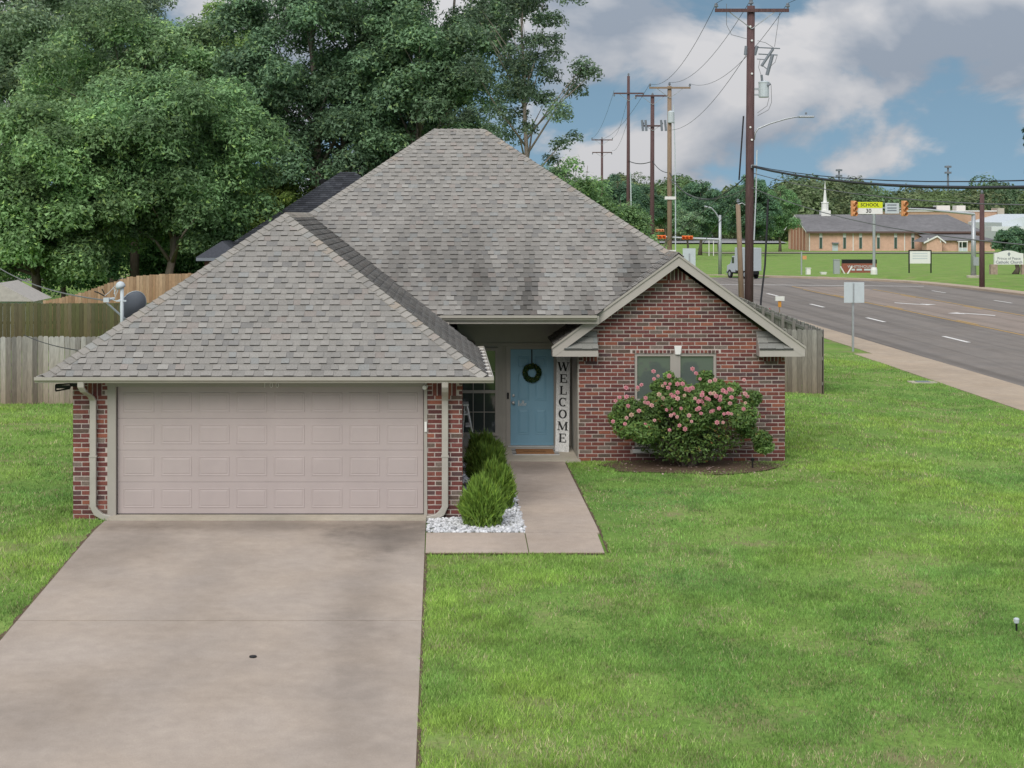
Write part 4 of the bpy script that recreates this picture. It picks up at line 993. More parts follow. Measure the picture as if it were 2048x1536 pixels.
def rose_head(p, s, tone, fade):
    g = np.random.default_rng(abs(hash((round(p[0], 3), round(p[2], 3)))) % 99999); mb = MB()
    ax3 = Vector((g.uniform(-.4, .4), -1, g.uniform(.2, .9))).normalized(); r_ = Vector((1, 0, 0)); u = ax3.cross(r_).normalized(); w = ax3.cross(u)
    for layer, (rad, hgt, n_) in enumerate(((1.0, .0, 6), (.75, .28, 6), (.48, .48, 5), (.22, .6, 3))):
        for i in range(n_):
            a0 = 2 * math.pi * (i + .5 * layer) / n_; wd = 2 * math.pi / n_ * .62
            P = []
            for da, rr_, hh in ((-wd, rad * .75, hgt + .18), (0, rad * 1.05, hgt + .12), (wd, rad * .75, hgt + .18)):
                P.append(Vector(p) + (u * math.cos(a0 + da) + w * math.sin(a0 + da)) * rr_ * s + ax3 * hh * s)
            P.append(Vector(p) + ax3 * (hgt - .1) * s)
            kk = g.uniform(.85, 1.1) * (1 - .08 * layer); c = (tone[0] * kk, tone[1] * kk * (1 - .06 * layer), tone[2] * kk * (1 - .05 * layer))
            mb.add(P, [(0, 1, 3), (1, 2, 3)], c)
    mb.build('rose_bloom', M_petal, rose, colors=True)
blooms = [(1307, 743), (1316, 752), (1308, 758), (1385, 738), (1392, 747), (1400, 758), (1330, 767), (1336, 776), (1325, 772), (1340, 768), (1355, 768), (1365, 768), (1372, 778), (1380, 778), (1385, 776), (1355, 785), (1343, 790), (1349, 792), (1318, 789), (1326, 797), (1239, 795), (1256, 812), (1290, 805), (1226, 843), (1253, 836), (1263, 830), (1250, 848), (1333, 820), (1342, 818), (1348, 828), (1342, 831), (1362, 817), (1390, 797), (1397, 803), (1404, 804), (1408, 810), (1404, 790), (1421, 787), (1428, 787), (1432, 792), (1441, 793), (1452, 785), (1488, 760), (1490, 788), (1495, 793), (1491, 806), (1487, 818), (1438, 817), (1448, 828), (1456, 827), (1434, 845), (1383, 843), (1418, 799), (1413, 797), (1440, 800), (1275, 775), (1283, 770), (1338, 752), (1420, 763), (1430, 760)] + [(int(rg.normal(1375, 62)), int(rg.uniform(770, 862))) for _ in range(34)]
for (bx_, by_) in blooms:
    yb_ = 31.22 + .012 * abs(bx_ - 1375) / 8 + rg.uniform(-.05, .15) + max(0, (790 - by_)) * .006; p = at(bx_, by_, min(yb_, 32.3)); f_ = rg.random()
    tone = (.74, .36, .40) if f_ < .6 else ((.76, .47, .45) if f_ < .85 else (.66, .50, .38))
    rose_head(p, rg.uniform(.034, .052), tone, f_)
# fallen petals
n = 170; xs = 4.75 + rg.normal(0, 1.1, n); ys = np.minimum(31.75 + rg.normal(0, .5, n), 32.6)
V, Fq, Cc = leaves_np(np.stack([xs, ys, T(xs, ys) + .05], 1), np.tile([0, 0, 1.0], (n, 1)), .045, .04, np.array([.62, .45, .42]) * rg.uniform(.5, 1.1, (n, 1)), rg, .2)
pt = np_mesh('fallen_petals', V, Fq, M_petal, Cc); tag(pt, 'pale fallen petals scattered on the soil below the rose bush', 'petals', kind='stuff')

# path lights
def path_light(x, y, label, h=.16, cap=True):
    z = float(T(x, y)); t = thing('path_light', (x, y, z), label, 'garden light', 'black solar path lights')
    MB().lathe((x, y, z), [(.012, 0), (.014, h), (.012, h + .002)], 8).build('stake', M_black, t)
    MB().lathe((x, y, z + h), [(.03, -.05), (.035, -.012), (.036, 0), (.022, .012)], 12).build('lamp_head', M_lgrey if cap else M_black, t)
p = gp(2033, 1250, -.2); path_light(p.x, p.y, 'small black path light with pale cap standing alone on the lawn', .15)
p = gp(1505, 938, .0); path_light(p.x, p.y, 'small black path light at the edge of the rose bed', .2, False)
# drain lid on the driveway and meter box in the lawn
p = gp(506, 1334, -.42); t = MB().lathe((p.x, p.y, float(T(p.x, p.y)) + .031), [(.001, 0), (.045, 0), (.042, .014), (.001, .016)], 14).build('drain_cap', M_black); tag(t, 'small black cleanout cap set in the driveway concrete', 'drain cap')
p = gp(1845, 766, -.33); z = float(T(p.x, p.y)); t = thing('meter_box', (p.x, p.y, z), 'pale concrete water meter lid set in the grass near the pavement', 'meter lid')
MB().box(p.x - .4, p.x + .4, p.y - .3, p.y + .3, z - .05, z + .04).build('collar', M_porch, t); MB().box(p.x - .2, p.x + .2, p.y - .15, p.y + .15, z + .04, z + .055).build('lid', M_dish, t)

# ------------------------------------------------------------------ grass blades
rg = np.random.default_rng(5)
def blades(n, x0, x1, y0, y1, hmin, hmax, wd):
    x = rg.uniform(x0, x1, n); y = rg.uniform(y0, y1, n)
    ok = np.ones(n, bool)
    def drop(a, b, c, d_): nonlocal ok; ok &= ~((x > a) & (x < b) & (y > c) & (y < d_))
    drop(-5.35, -.24, 0, 26.75); drop(-.26, 2.43, 24.13, 34.7); drop(-5.93, .35, 26.5, 44); drop(2.6, 6.8, 32.7, 44); drop(.3, 6.8, 34, 44); drop(15.33, 40, 0, 200)
    bed = ((x - 4.75) / 1.75) ** 2 + ((y - 32.05) / .95) ** 2; ok &= rg.random(n) < np.clip((bed - .30) * 1.5, 0, 1)
    clump = fbm(x * 1.3, y * 1.3, 3); bald = fbm(x * .8 + 40, y * .8, 17)
    ok &= rg.random(n) < np.clip((clump - .25) * 2.6, .18, 1) * np.where(bald > .60, .40, 1)
    x, y = x[ok], y[ok]; clump = clump[ok]; bald = bald[ok]; n = len(x); z = T(x, y)
    patch = fbm(x * .33 + 5, y * .33, 9); fine = fbm(x * 3.1, y * 3.1, 13)
    h = rg.uniform(hmin, hmax, n) * (.55 + 1.0 * patch) ; a = rg.uniform(0, 2 * np.pi, n); ln = rg.uniform(.15, .9, n) * h; la = rg.uniform(0, 2 * np.pi, n)
    dx, dy = np.cos(a) * wd, np.sin(a) * wd
    V = np.stack([np.stack([x - dx, y - dy, z], 1), np.stack([x + dx, y + dy, z], 1), np.stack([x + np.cos(la) * ln, y + np.sin(la) * ln, z + h], 1)], 1).reshape(-1, 3)
    g1, g2, g3, st_ = np.array([.19, .345, .088]), np.array([.33, .485, .105]), np.array([.20, .40, .125]), np.array([.50, .45, .27])
    t = np.clip((patch - .3) * 2.4, 0, 1)[:, None]; c = g1 * (1 - t) + g2 * t
    t3 = np.clip((fbm(x * .6 + 70, y * .6, 29) - .5) * 3, 0, 1)[:, None]; c = c * (1 - t3 * .6) + g3 * t3 * .6
    dry = np.clip((bald - .46) * 3.4, 0, .9) * np.clip((fbm(x * 2.2 + 11, y * 2.2, 41) - .3) * 3, 0, 1); isd = rg.random(n) < dry * .62 + .05; c = np.where(isd[:, None], st_ * rg.uniform(.6, 1.1, (n, 1)), c)
    c = c * rg.uniform(.55, 1.45, (n, 1)) * (.60 + .80 * fine[:, None])
    return V, np.repeat(c, 3, 0)
parts_ = [blades(400000, -.26, 9.5, 14.6, 24.5, .025, .062, .0048), blades(210000, -.26, 11.5, 24.1, 33, .025, .055, .006), blades(170000, 6.5, 15.4, 28, 62, .03, .06, .010), blades(60000, -8.0, -5.3, 17, 28, .03, .065, .006), blades(90000, -13, -5.9, 26, 44, .03, .07, .009)]
V = np.concatenate([q[0] for q in parts_]); Cc = np.concatenate([q[1] for q in parts_])
gr = np_mesh('grass', V, np.arange(len(V)).reshape(-1, 3), M_blade, Cc, k=3); tag(gr, 'short mown green grass covering the yard around the house', 'grass', kind='stuff')

# ------------------------------------------------------------------ fences
def fence(name, a, b, label, h, pal, pw=.14, top=None, rails=True, group='wooden privacy fences', inside=1, zb=None, dog=.03):
    """planks from a to b (x,y); inside: side on which the rails run"""
    a = Vector((a[0], a[1], 0)); b = Vector((b[0], b[1], 0)); t = (b - a).normalized(); L = (b - a).length; nrm = Vector((-t.y, t.x, 0))
    z00 = float(T(a.x, a.y)) if zb is None else zb
    f = thing(name, (a.x, a.y, z00), label, 'fence', group)
    n = int(L / pw)
    for k in range(n):
        u0 = k * pw + random.uniform(.001, .006); u1 = (k + 1) * pw - random.uniform(.001, .006)
        p = a + t * (u0 + u1) / 2; z0 = (float(T(p.x, p.y)) if zb is None else zb) - .02
        hh = (top(k / n) if top else h) + random.uniform(-.018, .018); lean = random.uniform(-.004, .004)
        P = [(u0, 0), (u1, 0), (u1 + lean, hh - dog), (u1 - dog + lean, hh), (u0 + dog + lean, hh), (u0 + lean, hh - dog)]
        c = random.choice(pal); kk = random.uniform(.78, 1.18); c = tuple(q * kk for q in c)
        off = nrm * random.uniform(-.006, .006)
        mb = MB(); pts = [a + t * u + Vector((0, 0, z0 + v)) + off for u, v in P]
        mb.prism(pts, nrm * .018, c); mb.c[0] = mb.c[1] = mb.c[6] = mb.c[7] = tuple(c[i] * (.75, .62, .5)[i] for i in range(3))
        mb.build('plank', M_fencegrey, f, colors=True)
    for v in (.25, .95, 1.6) if rails else ():
        mb = MB(); z0 = (float(T(a.x, a.y)) if zb is None else zb); z1 = (float(T(b.x, b.y)) if zb is None else zb); o = nrm * inside * .025
        mb.prism([a + o + Vector((0, 0, z0 + v)), b + o + Vector((0, 0, z1 + v)), b + o + Vector((0, 0, z1 + v + .09)), a + o + Vector((0, 0, z0 + v + .09))], nrm * inside * .04, pal[0]); mb.build('rail', M_fencegrey, f, colors=True)
    if rails:
        for k in range(int(L / 2.4) + 1):
            p = a + t * min(k * 2.4 + .05, L - .05) + nrm * inside * .11; z0 = (float(T(p.x, p.y)) if zb is None else zb)
            MB().box(p.x - .045, p.x + .045, p.y - .045, p.y + .045, z0 - .05, z0 + h - .06, pal[0]).build('post', M_fencegrey, f, colors=True)
    return f
GREY = [(.30, .285, .265), (.34, .325, .305), (.25, .235, .22), (.36, .35, .335), (.215, .205, .195)]
lf = fence('wooden_fence', (-13.4, 43.6), (-5.95, 43.6), 'weathered pale grey picket fence with a black gate latch beside the garage', 1.79, GREY, inside=1)
mb = MB(); lx, lz = (184 - PX) * 43.58 / F, CH - (722 - PY) * 43.58 / F
mb.box(lx - .09, lx + .10, 43.55, 43.575, lz - .075, lz - .045); mb.box(lx - .03, lx + .0, 43.55, 43.574, lz - .12, lz + .09); mb.build('latch', M_black, lf)
DARK = [(.105, .10, .055), (.125, .115, .065), (.085, .085, .048), (.14, .125, .08), (.10, .105, .05)]
fence('wooden_fence', (-18.0, 60.7), (-4.0, 60.7), 'dark mossy green picket fence running behind the pale grey fence', 1.76, DARK, inside=1, rails=True)
TAN = [(.36, .235, .15), (.40, .27, .175), (.33, .21, .13), (.43, .30, .20)]
def tan_top(u):
    x = -18.0 + u * 11.0; return float(np.interp(x, [-18, -17.1, -15.6, -14.5, -13.6, -12.6, -11, -7], [1.2, 1.28, 1.62, 2.0, 2.28, 2.38, 2.44, 2.52]))
fence('wooden_fence', (-18.0, 72.0), (-7.0, 72.0), 'new tan wooden fence with a rising curved top below the trees', 2.2, TAN, top=tan_top, rails=False, dog=.008, zb=-.1)
RG = [(.20, .19, .175), (.255, .245, .225), (.16, .15, .14), (.30, .29, .27)]
fence('wooden_fence', (6.85, 46.5), (10.64, 46.5), 'dark weathered grey fence panel facing the street right of the house', 1.80, RG, inside=1)
fence('wooden_fence', (10.68, 46.5), (12.6, 78), 'long weathered grey fence with exposed rails running back along the road', 1.82, RG, inside=1)

# ------------------------------------------------------------------ on the roof: service mast, satellite dish
Ym = 29.8
mp0 = at(246, 640, Ym); sm = thing('service_mast', (mp0.x, Ym, mp0.z - .3), 'pale grey electrical service mast with hooded cap on the garage roof', 'service mast')
mt = at(244, 573, Ym)
MB().tube([(mt.x, Ym, mp0.z - .5), (mt.x, Ym, mt.z)], .033, 12).build('mast_pipe', M_lgrey, sm, smooth=True)
MB().lathe((mt.x - .02, Ym, mt.z - .02), [(.03, -.02), (.085, .0), (.09, .03), (.075, .075), (.04, .105), (.001, .115)], 14, (-.25, 0, 1)).build('weather_head', M_lgrey, sm, smooth=True)
MB().box(mt.x - .1, mt.x + .08, Ym - .03, Ym + .03, mt.z - .27, mt.z - .245).build('clamp', M_lgrey, sm)
def P_(x, y): return at(x, y, Ym)
mb = MB(); mb.tube([P_(236, 572), P_(230, 583), P_(228, 588)], .007, 6); mb.tube([P_(228, 576), P_(231, 594), P_(236, 580), P_(234, 573)], .010, 6); mb.tube([P_(230, 572), P_(218, 585), P_(209, 592)], .006, 6); mb.tube([P_(243, 598), P_(232, 602), P_(222, 598)], .008, 6); mb.build('drip_loop', M_lgrey, sm)
mb = MB(); mb.tube([P_(209, 592), P_(196, 585), P_(189, 583)], .012, 6); mb.tube([P_(209, 588), P_(204, 578)], .011, 6); mb.build('splice', M_black, sm)
ds = thing('satellite_dish', tuple(at(268, 640, 30.2)), 'grey oval satellite dish seen from behind on the garage roof', 'satellite dish')
dc = at(270, 612, 30.2); axd = Vector((-.75, .62, .25)).normalized()
prof = [(.0, 0)] + [(.29 * k / 8, .10 * (k / 8) ** 2) for k in range(1, 9)]
mb = MB(); u_ = axd.cross(Vector((0, 0, 1))).normalized(); w_ = u_.cross(axd); vs_ = [dc - axd * .05]; fs_ = []; n = 28
for (r_, h_) in prof[1:]:
    for k in range(n):
        a = 2 * math.pi * k / n; vs_.append(dc - axd * .05 + axd * h_ + u_ * (r_ * 1.02 * math.cos(a)) + w_ * (r_ * .92 * math.sin(a)))
for k in range(n): fs_.append((0, 1 + k, 1 + (k + 1) % n))
for i in range(len(prof) - 2):
    for k in range(n): fs_.append((1 + i * n + k, 1 + (i + 1) * n + k, 1 + (i + 1) * n + (k + 1) % n, 1 + i * n + (k + 1) % n))
mb.add(vs_, fs_); dsh = mb.build('reflector', M_dish, ds, smooth=True); sm_ = dsh.modifiers.new('solid', 'SOLIDIFY'); sm_.thickness = .012
mb = MB(); mb.tube([vs_[1 + (len(prof) - 2) * n + k % n] for k in range(n + 1)], .009, 5, caps=False); mb.build('rim', M_lgrey, ds)
MB().tube([at(262, 648, 30.2), at(243, 632, 30.0), at(214, 606, 29.75)], .019, 8).build('feed_arm', M_lgrey, ds)
mb = MB(); q = at(213, 601, 29.75); mb.box(q.x - .05, q.x + .05, q.y - .04, q.y + .04, q.z - .03, q.z + .05); mb.tube([q + Vector((.03, 0, .02)), q + Vector((.12, .1, .03))], .025, 8); mb.build('receiver', M_lgrey, ds)
MB().tube([at(268, 652, 30.25), at(270, 625, 30.3)], .024, 8).build('mount', M_lgrey, ds)

# ------------------------------------------------------------------ trees
def tree(name, x, y, label, h, r, crown_z, leafc, seed, nclump=60, nleaf=26000,  L=.26, trunk_r=.25, bark=None, rclump=None, group=None, ry=None, z=None, density_pow=.46, flat=.92, limbs=16, trunks=1, skew=(0, 0), tonevar=.42, up=.6, cat='tree', trunk=True):
    g = np.random.default_rng(seed); rr_ = random.Random(seed); z0 = float(T(x, y)) if z is None else z
    t = thing(name, (x, y, z0), label, cat, group); nclump = int(nclump * 1.55); nleaf = int(nleaf * 2.35); L *= .78; leafc = tuple(q * k for q, k in zip(leafc, (1.55, 1.62, 2.15)))
    ry = ry or r; rz = (h - crown_z) / 2; cz = crown_z + rz; rc = (rclump or r * .30) * .86
    q = sph(nclump, g); u = g.random(nclump) ** density_pow
    cen = q * u[:, None] * np.array([r - rc * .6, ry - rc * .6, rz - rc * .4]) + np.array([skew[0], skew[1], cz])
    radc = rc * g.uniform(.65, 1.25, nclump)
    w = radc ** 2; cnt = np.maximum((nleaf * w / w.sum()).astype(int), 20)
    Cs, Qs, Ks = [], [], []
    for i in range(nclump):
        n = cnt[i]; d_ = sph(n, g); d_[:, 2] = np.where(d_[:, 2] < -.55, -d_[:, 2] * .6, d_[:, 2]); s_ = g.random(n) ** .33
        lump = .7 + .6 * fbm(d_[:, 0] * 2 + i, d_[:, 1] * 2 + d_[:, 2] * 1.7, seed + i, 3)
        Cs.append(cen[i] + d_ * (s_ * lump)[:, None] * radc[i] * np.array([1, 1, flat])); Qs.append(d_ * .8 + np.array([0, 0, up])); Ks.append(np.full(n, 1 + g.uniform(-tonevar, tonevar)))
    C = np.concatenate(Cs); Q = np.concatenate(Qs); K = np.concatenate(Ks); n = len(C)
    cl = np.array(leafc) * (K * g.uniform(.6, 1.45, n))[:, None]; yl = g.random(n) < .12; cl[yl] *= np.array([1.5, 1.35, 1.0])
    V, Fq, Cc = leaves_np(C, Q, L * g.uniform(.5, 1.5, n), L * .62 * g.uniform(.5, 1.4, n), cl, g, .5)
    np_mesh('crown', V, Fq, M_leaf, Cc, t, local=True)
    if trunk:
        mb = MB()
        for k in range(trunks):
            bx0 = (k - (trunks - 1) / 2) * trunk_r * 2.4
            top = Vector((skew[0] * .6 + bx0 * 3, skew[1] * .6, h * .93)); pts = []; rs = []
            for i in range(8):
                f_ = i / 7; pts.append(Vector((bx0, 0, -.1)).lerp(top, f_) + Vector((rr_.uniform(-1, 1), rr_.uniform(-1, 1), 0)) * trunk_r * (.9 if 0 < i < 7 else 0)); rs.append(trunk_r * (1 - f_ * .88) * (1.35 if i == 0 else 1))
            mb.tube(pts, rs, 9)
            for i in range(limbs // trunks):
                c = cen[rr_.randrange(nclump)]; f_ = min(.88, max(.28, c[2] / h - rr_.uniform(.03, .13))); b = pts[int(f_ * 6)].lerp(pts[int(f_ * 6) + 1], f_ * 6 % 1)
                e_ = Vector(c); m_ = b.lerp(e_, .5) + Vector((rr_.uniform(-.3, .3), rr_.uniform(-.3, .3), rr_.uniform(0, .5)))
                r0 = trunk_r * (1 - f_ * .85) * .55; mb.tube([b, m_, e_], [r0, r0 * .6, r0 * .2], 6)
        mb.build('trunk', bark or M_bark, t, local=True, smooth=True)
    return t
OAK = (.145, .225, .072); DK = (.100, .160, .068); LT = (.20, .275, .062); GRY = (.15, .195, .10)
BK = 'trees behind the back fences'
tree('oak_tree', -18.6, 76, 'broad green oak hanging low over the dark mossy fence', 10.2, 5.6, 1.2, OAK, 1, 90, 52000, .25, .26, rclump=1.35, group=BK)
tree('oak_tree', -12.9, 79, 'full rounded oak behind the tan fence with a straight grey trunk', 12.2, 5.6, 2.6, (.118, .19, .064), 2, 90, 50000, .25, .24, M_barkpale, rclump=1.4, group=BK)
tree('oak_tree', -16.6, 90, 'taller green oak with a thick dark trunk rising behind the low oak', 17.4, 6.6, 3.4, (.145, .215, .078), 3, 95, 48000, .28, .30, rclump=1.55, group=BK)
tree('tall_tree', -26.5, 98, 'tall pale green tree at the far end of the tan fence', 20.5, 6.5, 5, (.165, .225, .10), 4, 80, 36000, .30, .3, rclump=1.6, group=BK)
tree('tall_tree', -20.6, 104, 'thin topped grey green tree above the oaks with sky showing through', 21.5, 5.6, 9, GRY, 14, 60, 24000, .28, .28, rclump=1.3, group=BK)
tree('sweetgum_tree', -12.4, 97, 'yellow green sweetgum with a pointed top between the oaks and the dark tree', 17.6, 4.0, 6, (.175, .25, .068), 5, 60, 27000, .28, .26, rclump=1.15, group=BK)
tree('dark_tree', -6.0, 90, 'very tall dark green tree with forked trunks rising behind the house', 22, 6.8, 3.4, DK, 6, 105, 56000, .27, .32, M_barkpale, rclump=1.5, group=BK, trunks=2, limbs=22)
tree('dark_tree', -.4, 88, 'tall dark tree with pale slanting branches right behind the roof ridge', 21, 5.0, 4.0, (.105, .165, .068), 7, 80, 40000, .26, .26, M_barkpale, rclump=1.3, group=BK, trunks=2, limbs=20)
tree('sparse_tree', 3.95, 80, 'thin open tree with a bare visible trunk and drooping branches', 17.4, 4.1, 6.4, (0.085, 0.125, 0.058), 8, 46, 8200, .22, .19, M_barkpale, rclump=.78, group=BK, limbs=24, density_pow=.42)
tree('understory_tree', -9.0, 92, 'bright yellow green small tree directly behind the dark roofed house', 8.6, 4.2, 1.5, LT, 9, 55, 20000, .24, .16, rclump=1.1, group=BK)
tree('understory_tree', -14.5, 94, 'low leafy green tree in the shade behind the oak trunks', 6.5, 4.5, .6, (0.085, 0.170, 0.051), 10, 50, 15000, .26, .15, rclump=1.2, group=BK)
tree('understory_tree', -20.5, 90, 'low dark green tree in the shade beyond the curved tan fence', 6.5, 4.5, .4, (0.068, 0.145, 0.048), 19, 50, 14000, .26, .15, rclump=1.2, group=BK)
tree('understory_tree', -3.0, 97, 'small mid green tree behind the peak of the dark roof', 9.2, 5.0, 1.5, (0.105, 0.204, 0.051), 11, 50, 18000, .25, .16, rclump=1.2, group=BK)
tree('understory_tree', 3.2, 96, 'leafy mid green tree low behind the main roof hip', 8.6, 4.4, 1.5, (0.085, 0.170, 0.051), 12, 50, 16000, .25, .16, rclump=1.1, group=BK)
CM = 'feathery shrubs behind the house'
tree('crepe_myrtle', 5.0, 62, 'feathery green multi stemmed tree just behind the roof hip', 7.2, 2.0, 1.2, (0.122, 0.201, 0.060), 31, 46, 15000, .17, .06, rclump=.85, group=CM, trunks=3, up=.9)
tree('crepe_myrtle', 6.75, 63, 'lower feathery green tree between the roof hip and the dark poles', 5.9, 1.5, .8, (0.133, 0.212, 0.065), 32, 36, 11000, .16, .05, rclump=.72, group=CM, trunks=3, up=.9)
tree('crepe_myrtle', 4.25, 65, 'feathery green tree whose top shows over the middle of the roof hip', 7.0, 1.5, 1.2, (0.102, 0.167, 0.058), 33, 36, 11000, .17, .06, rclump=.72, group=CM, trunks=3, up=.9)

# ------------------------------------------------------------------ neighbour's house with the dark roof
M_darksh = pm('charcoal_shingle', rough=.95, attr=True, amt=.25, scale=12, bump=.4, bscale=60)
nb = thing('neighbour_house', (-5, 80, 0), 'neighbouring brick house with charcoal shingle hip roof beyond the back fence', 'house')
pn = .72; nzE = 2.9; nzR = 6.95; nr = (nzR - nzE) / pn; nXL, nXR, nYf = -5.0 - nr, -4.3 + nr, 82 - nr
MB().box(nXL + .5, nXR - .5, nYf + .5, nYf + 2 * nr - .5, -.4, nzE).build('wall', pm('far_brick', (.20, .085, .07), .9, amt=.3, scale=8), nb)
nroof = MB(); e0 = [(nXL, nYf, nzE), (nXR, nYf, nzE), (nXR, nYf + 2 * nr, nzE), (nXL, nYf + 2 * nr, nzE)]; r0 = [(-5.0, 82, nzR), (-4.3, 82, nzR)]
nroof.add([*e0, *r0], [(0, 1, 5, 4), (1, 2, 5), (2, 3, 4, 5), (3, 0, 4), (3, 2, 1, 0)], (.05, .053, .062)); nro = nroof.build('roof', M_darksh, nb, colors=True)
def plain_courses(o, U, Vv, poly, parent, pal, ex=.15, wid=(.5, .9)):
    o = Vector(o); U = Vector(U); Vv = Vector(Vv).normalized(); Nn = U.cross(Vv).normalized(); hp = []
    for i in range(len(poly)):
        (a, b), (c, d_) = poly[i], poly[(i + 1) % len(poly)]; hp.append((-(d_ - b), (c - a), -(-(d_ - b) * a + (c - a) * b)))
    um, uM, vM = min(q[0] for q in poly), max(q[0] for q in poly), max(q[1] for q in poly); v = 0; mb = MB()
    while v < vM:
        u = um - random.uniform(0, .5)
        while u < uM:
            w = random.uniform(*wid); pl = clip([(u, v), (u + w, v), (u + w, v + ex), (u, v + ex)], hp)
            if len(pl) > 2:
                k = random.uniform(.85, 1.3) * (1.5 if random.random() < .08 else 1); n = len(pl); c = tuple(q * k for q in random.choice(pal))
                mb.add([o + U * a + Vv * b + Nn * (.035 - .02 * (b - v) / ex) for a, b in pl] + [o + U * a + Vv * b for a, b in pl], [tuple(range(n))] + [(i, i + n, (i + 1) % n + n, (i + 1) % n) for i in range(n)], c)
            u += w
        v += ex
    return tag(mb.build('shingle_courses', M_darksh, parent, colors=True), kind='stuff')
kn = 1 / math.hypot(1, pn); s2 = math.hypot(1, pn); CHAR = [(.042, .045, .054), (.055, .058, .068), (.034, .036, .044)]
plain_courses((nXL, nYf, nzE), (1, 0, 0), (0, kn, pn * kn), [(0, 0), (nXR - nXL, 0), (nXR - nXL - nr, nr * s2), (nr, nr * s2)], nro, CHAR, .17, (.22, .42))
plain_courses((nXL, nYf + 2 * nr, nzE), (0, -1, 0), (kn, 0, pn * kn), [(0, 0), (2 * nr, 0), (nr, nr * s2)], nro, CHAR)
# small projecting gablet on its left
gx0, gx1, gy0, gzE = -11.0, -8.9, 74.2, 2.95; gm = (gx0 + gx1) / 2; gzR = gzE + .72
mb = MB(); mb.add([(gx0, gy0, gzE), (gx1, gy0, gzE), (gx1, gy0 + 5, gzE), (gx0, gy0 + 5, gzE), (gm, gy0 + 1.0, gzR), (gm, gy0 + 4, gzR)], [(0, 1, 4), (1, 2, 5, 4), (2, 3, 5), (3, 0, 4, 5), (3, 2, 1, 0)], (.06, .064, .078)); mb.build('porch_roof', M_darksh, nb, colors=True)
MB().box(gx0 + .02, gx1, gy0 + .01, gy0 + .06, gzE - .15, gzE - .005).build('fascia', M_dish, nb)
MB().box(gx0 + .35, gx1 - .1, gy0 + .4, gy0 + 4.6, -.4, gzE - .02).build('porch_wall', pm('far_brick_pale', (.24, .12, .10), .9, amt=.3, scale=8), nb)
pv = at(646, 362, 83.0); MB().lathe((pv.x, 83.0, pv.z - .9), [(.14, 0), (.14, .75), (.22, .76), (.22, .95), (.05, 1.02)], 12).build('roof_vent', M_black, nb)
sh = thing('garden_shed', (-17.4, 66, 0), 'small pale grey shed roof peeking over the dark mossy fence', 'shed')
MB().box(-18.6, -16.2, 65, 67.5, -.3, 1.5).build('wall', M_lgrey, sh)
mb = MB(); mb.prism([(-18.9, 64.8, 1.48), (-15.9, 64.8, 1.48), (-17.3, 64.8, 2.2)], (0, 3, 0)); mb.build('roof', pm('pale_roof', (.42, .39, .36), .9), sh)

# ------------------------------------------------------------------ utility poles
def arm_px(x, y0, y1, Y): return (x - PX) * Y / F
def insulator(mb, p, s=1.0): mb.lathe(p, [(.03 * s, 0), (.03 * s, .05 * s), (.075 * s, .07 * s), (.075 * s, .11 * s), (.05 * s, .13 * s), (.06 * s, .17 * s), (.03 * s, .20 * s)], 8)
tips = {}
def utility_pole(key, xpx, Y, ytop, label, rb, rt, m, arms, lean=0.0, extra=None, name='utility_pole'):
    X = (xpx - PX) * Y / F; ztop = CH - (ytop - PY) * Y / F; z0 = float(T(X, Y))
    t = thing(name, (X, Y, z0), label, 'utility pole', 'wooden utility poles along the road')
    MB().tube([(X - lean, Y, z0 - .3), (X - lean * .5, Y, (z0 + ztop) / 2), (X, Y, ztop)], [rb, (rb + rt) / 2, rt], 12).build('pole', m, t, smooth=True)
    for i, (ya, hl, up) in enumerate(arms):
        za = CH - (ya - PY) * Y / F
        o = MB().box(X - hl, X + hl, Y - rt - .10, Y - rt + .0, za - .07, za + .07).build('crossarm', m, t)
        mb = MB()
        for sx in (-1, 1): mb.tube([(X + sx * hl * .62, Y - rt - .06, za - .06), (X, Y - rt - .02, za - .75 * hl / 1.5)], .022, 5)
        mb.build('brace', M_steel, o)
        for sx in (-.97, .97): mb = MB(); insulator(mb, (X + sx * hl, Y - rt - .05, za + .07 if up else za - .3), 1.2); mb.build('insulator', M_dish, o)
        tips[(key, i)] = [(X - .97 * hl, Y - rt - .05, za + .3), (X + .97 * hl, Y - rt - .05, za + .3)]
    mb = MB(); insulator(mb, (X, Y, ztop), 1.4); mb.build('pin_insulator', M_dish, t); tips[(key, 'top')] = (X, Y, ztop + .28)
    tips[(key, 'xy')] = (X, Y); return t, X, Y, ztop
def zz(ypx, Y): return CH - (ypx - PY) * Y / F
P1, X1, Y1, Z1 = utility_pole('a', 1502, 70, 12, 'tall dark wooden pole behind the gable with a grey transformer and street light', .19, .165, M_pole, [(22, 1.55, True)], .1)
# transformer and its gear on the big pole
tr = MB(); tr.lathe((X1 + .54, Y1, zz(195, Y1)), [(.20, 0), (.22, .03), (.22, .60), (.235, .61), (.235, .65), (.14, .70), (.001, .72)], 16); tro = tr.build('transformer', M_lgrey, P1, smooth=False)
mb = MB(); mb.tube([(X1 + .45, Y1 - .1, zz(165, Y1) + .05), (X1 + .42, Y1 - .12, zz(150, Y1))], .05, 8); mb.tube([(X1 + .65, Y1 - .2, zz(172, Y1)), (X1 + .78, Y1 - .2, zz(168, Y1))], .05, 8); mb.build('bushing', M_dish, tro)
MB().box(X1 + .12, X1 + .36, Y1 - .06, Y1 + .06, zz(180, Y1), zz(176, Y1)).build('bracket', M_steel, tro); MB().box(X1 + .12, X1 + .36, Y1 - .06, Y1 + .06, zz(191, Y1), zz(188, Y1)).build('bracket', M_steel, tro)
mb = MB()
def pp(x, y, Y=None, dy=0.0): q = at(x, y, Y or Y1); return Vector((q.x, q.y + dy, q.z))
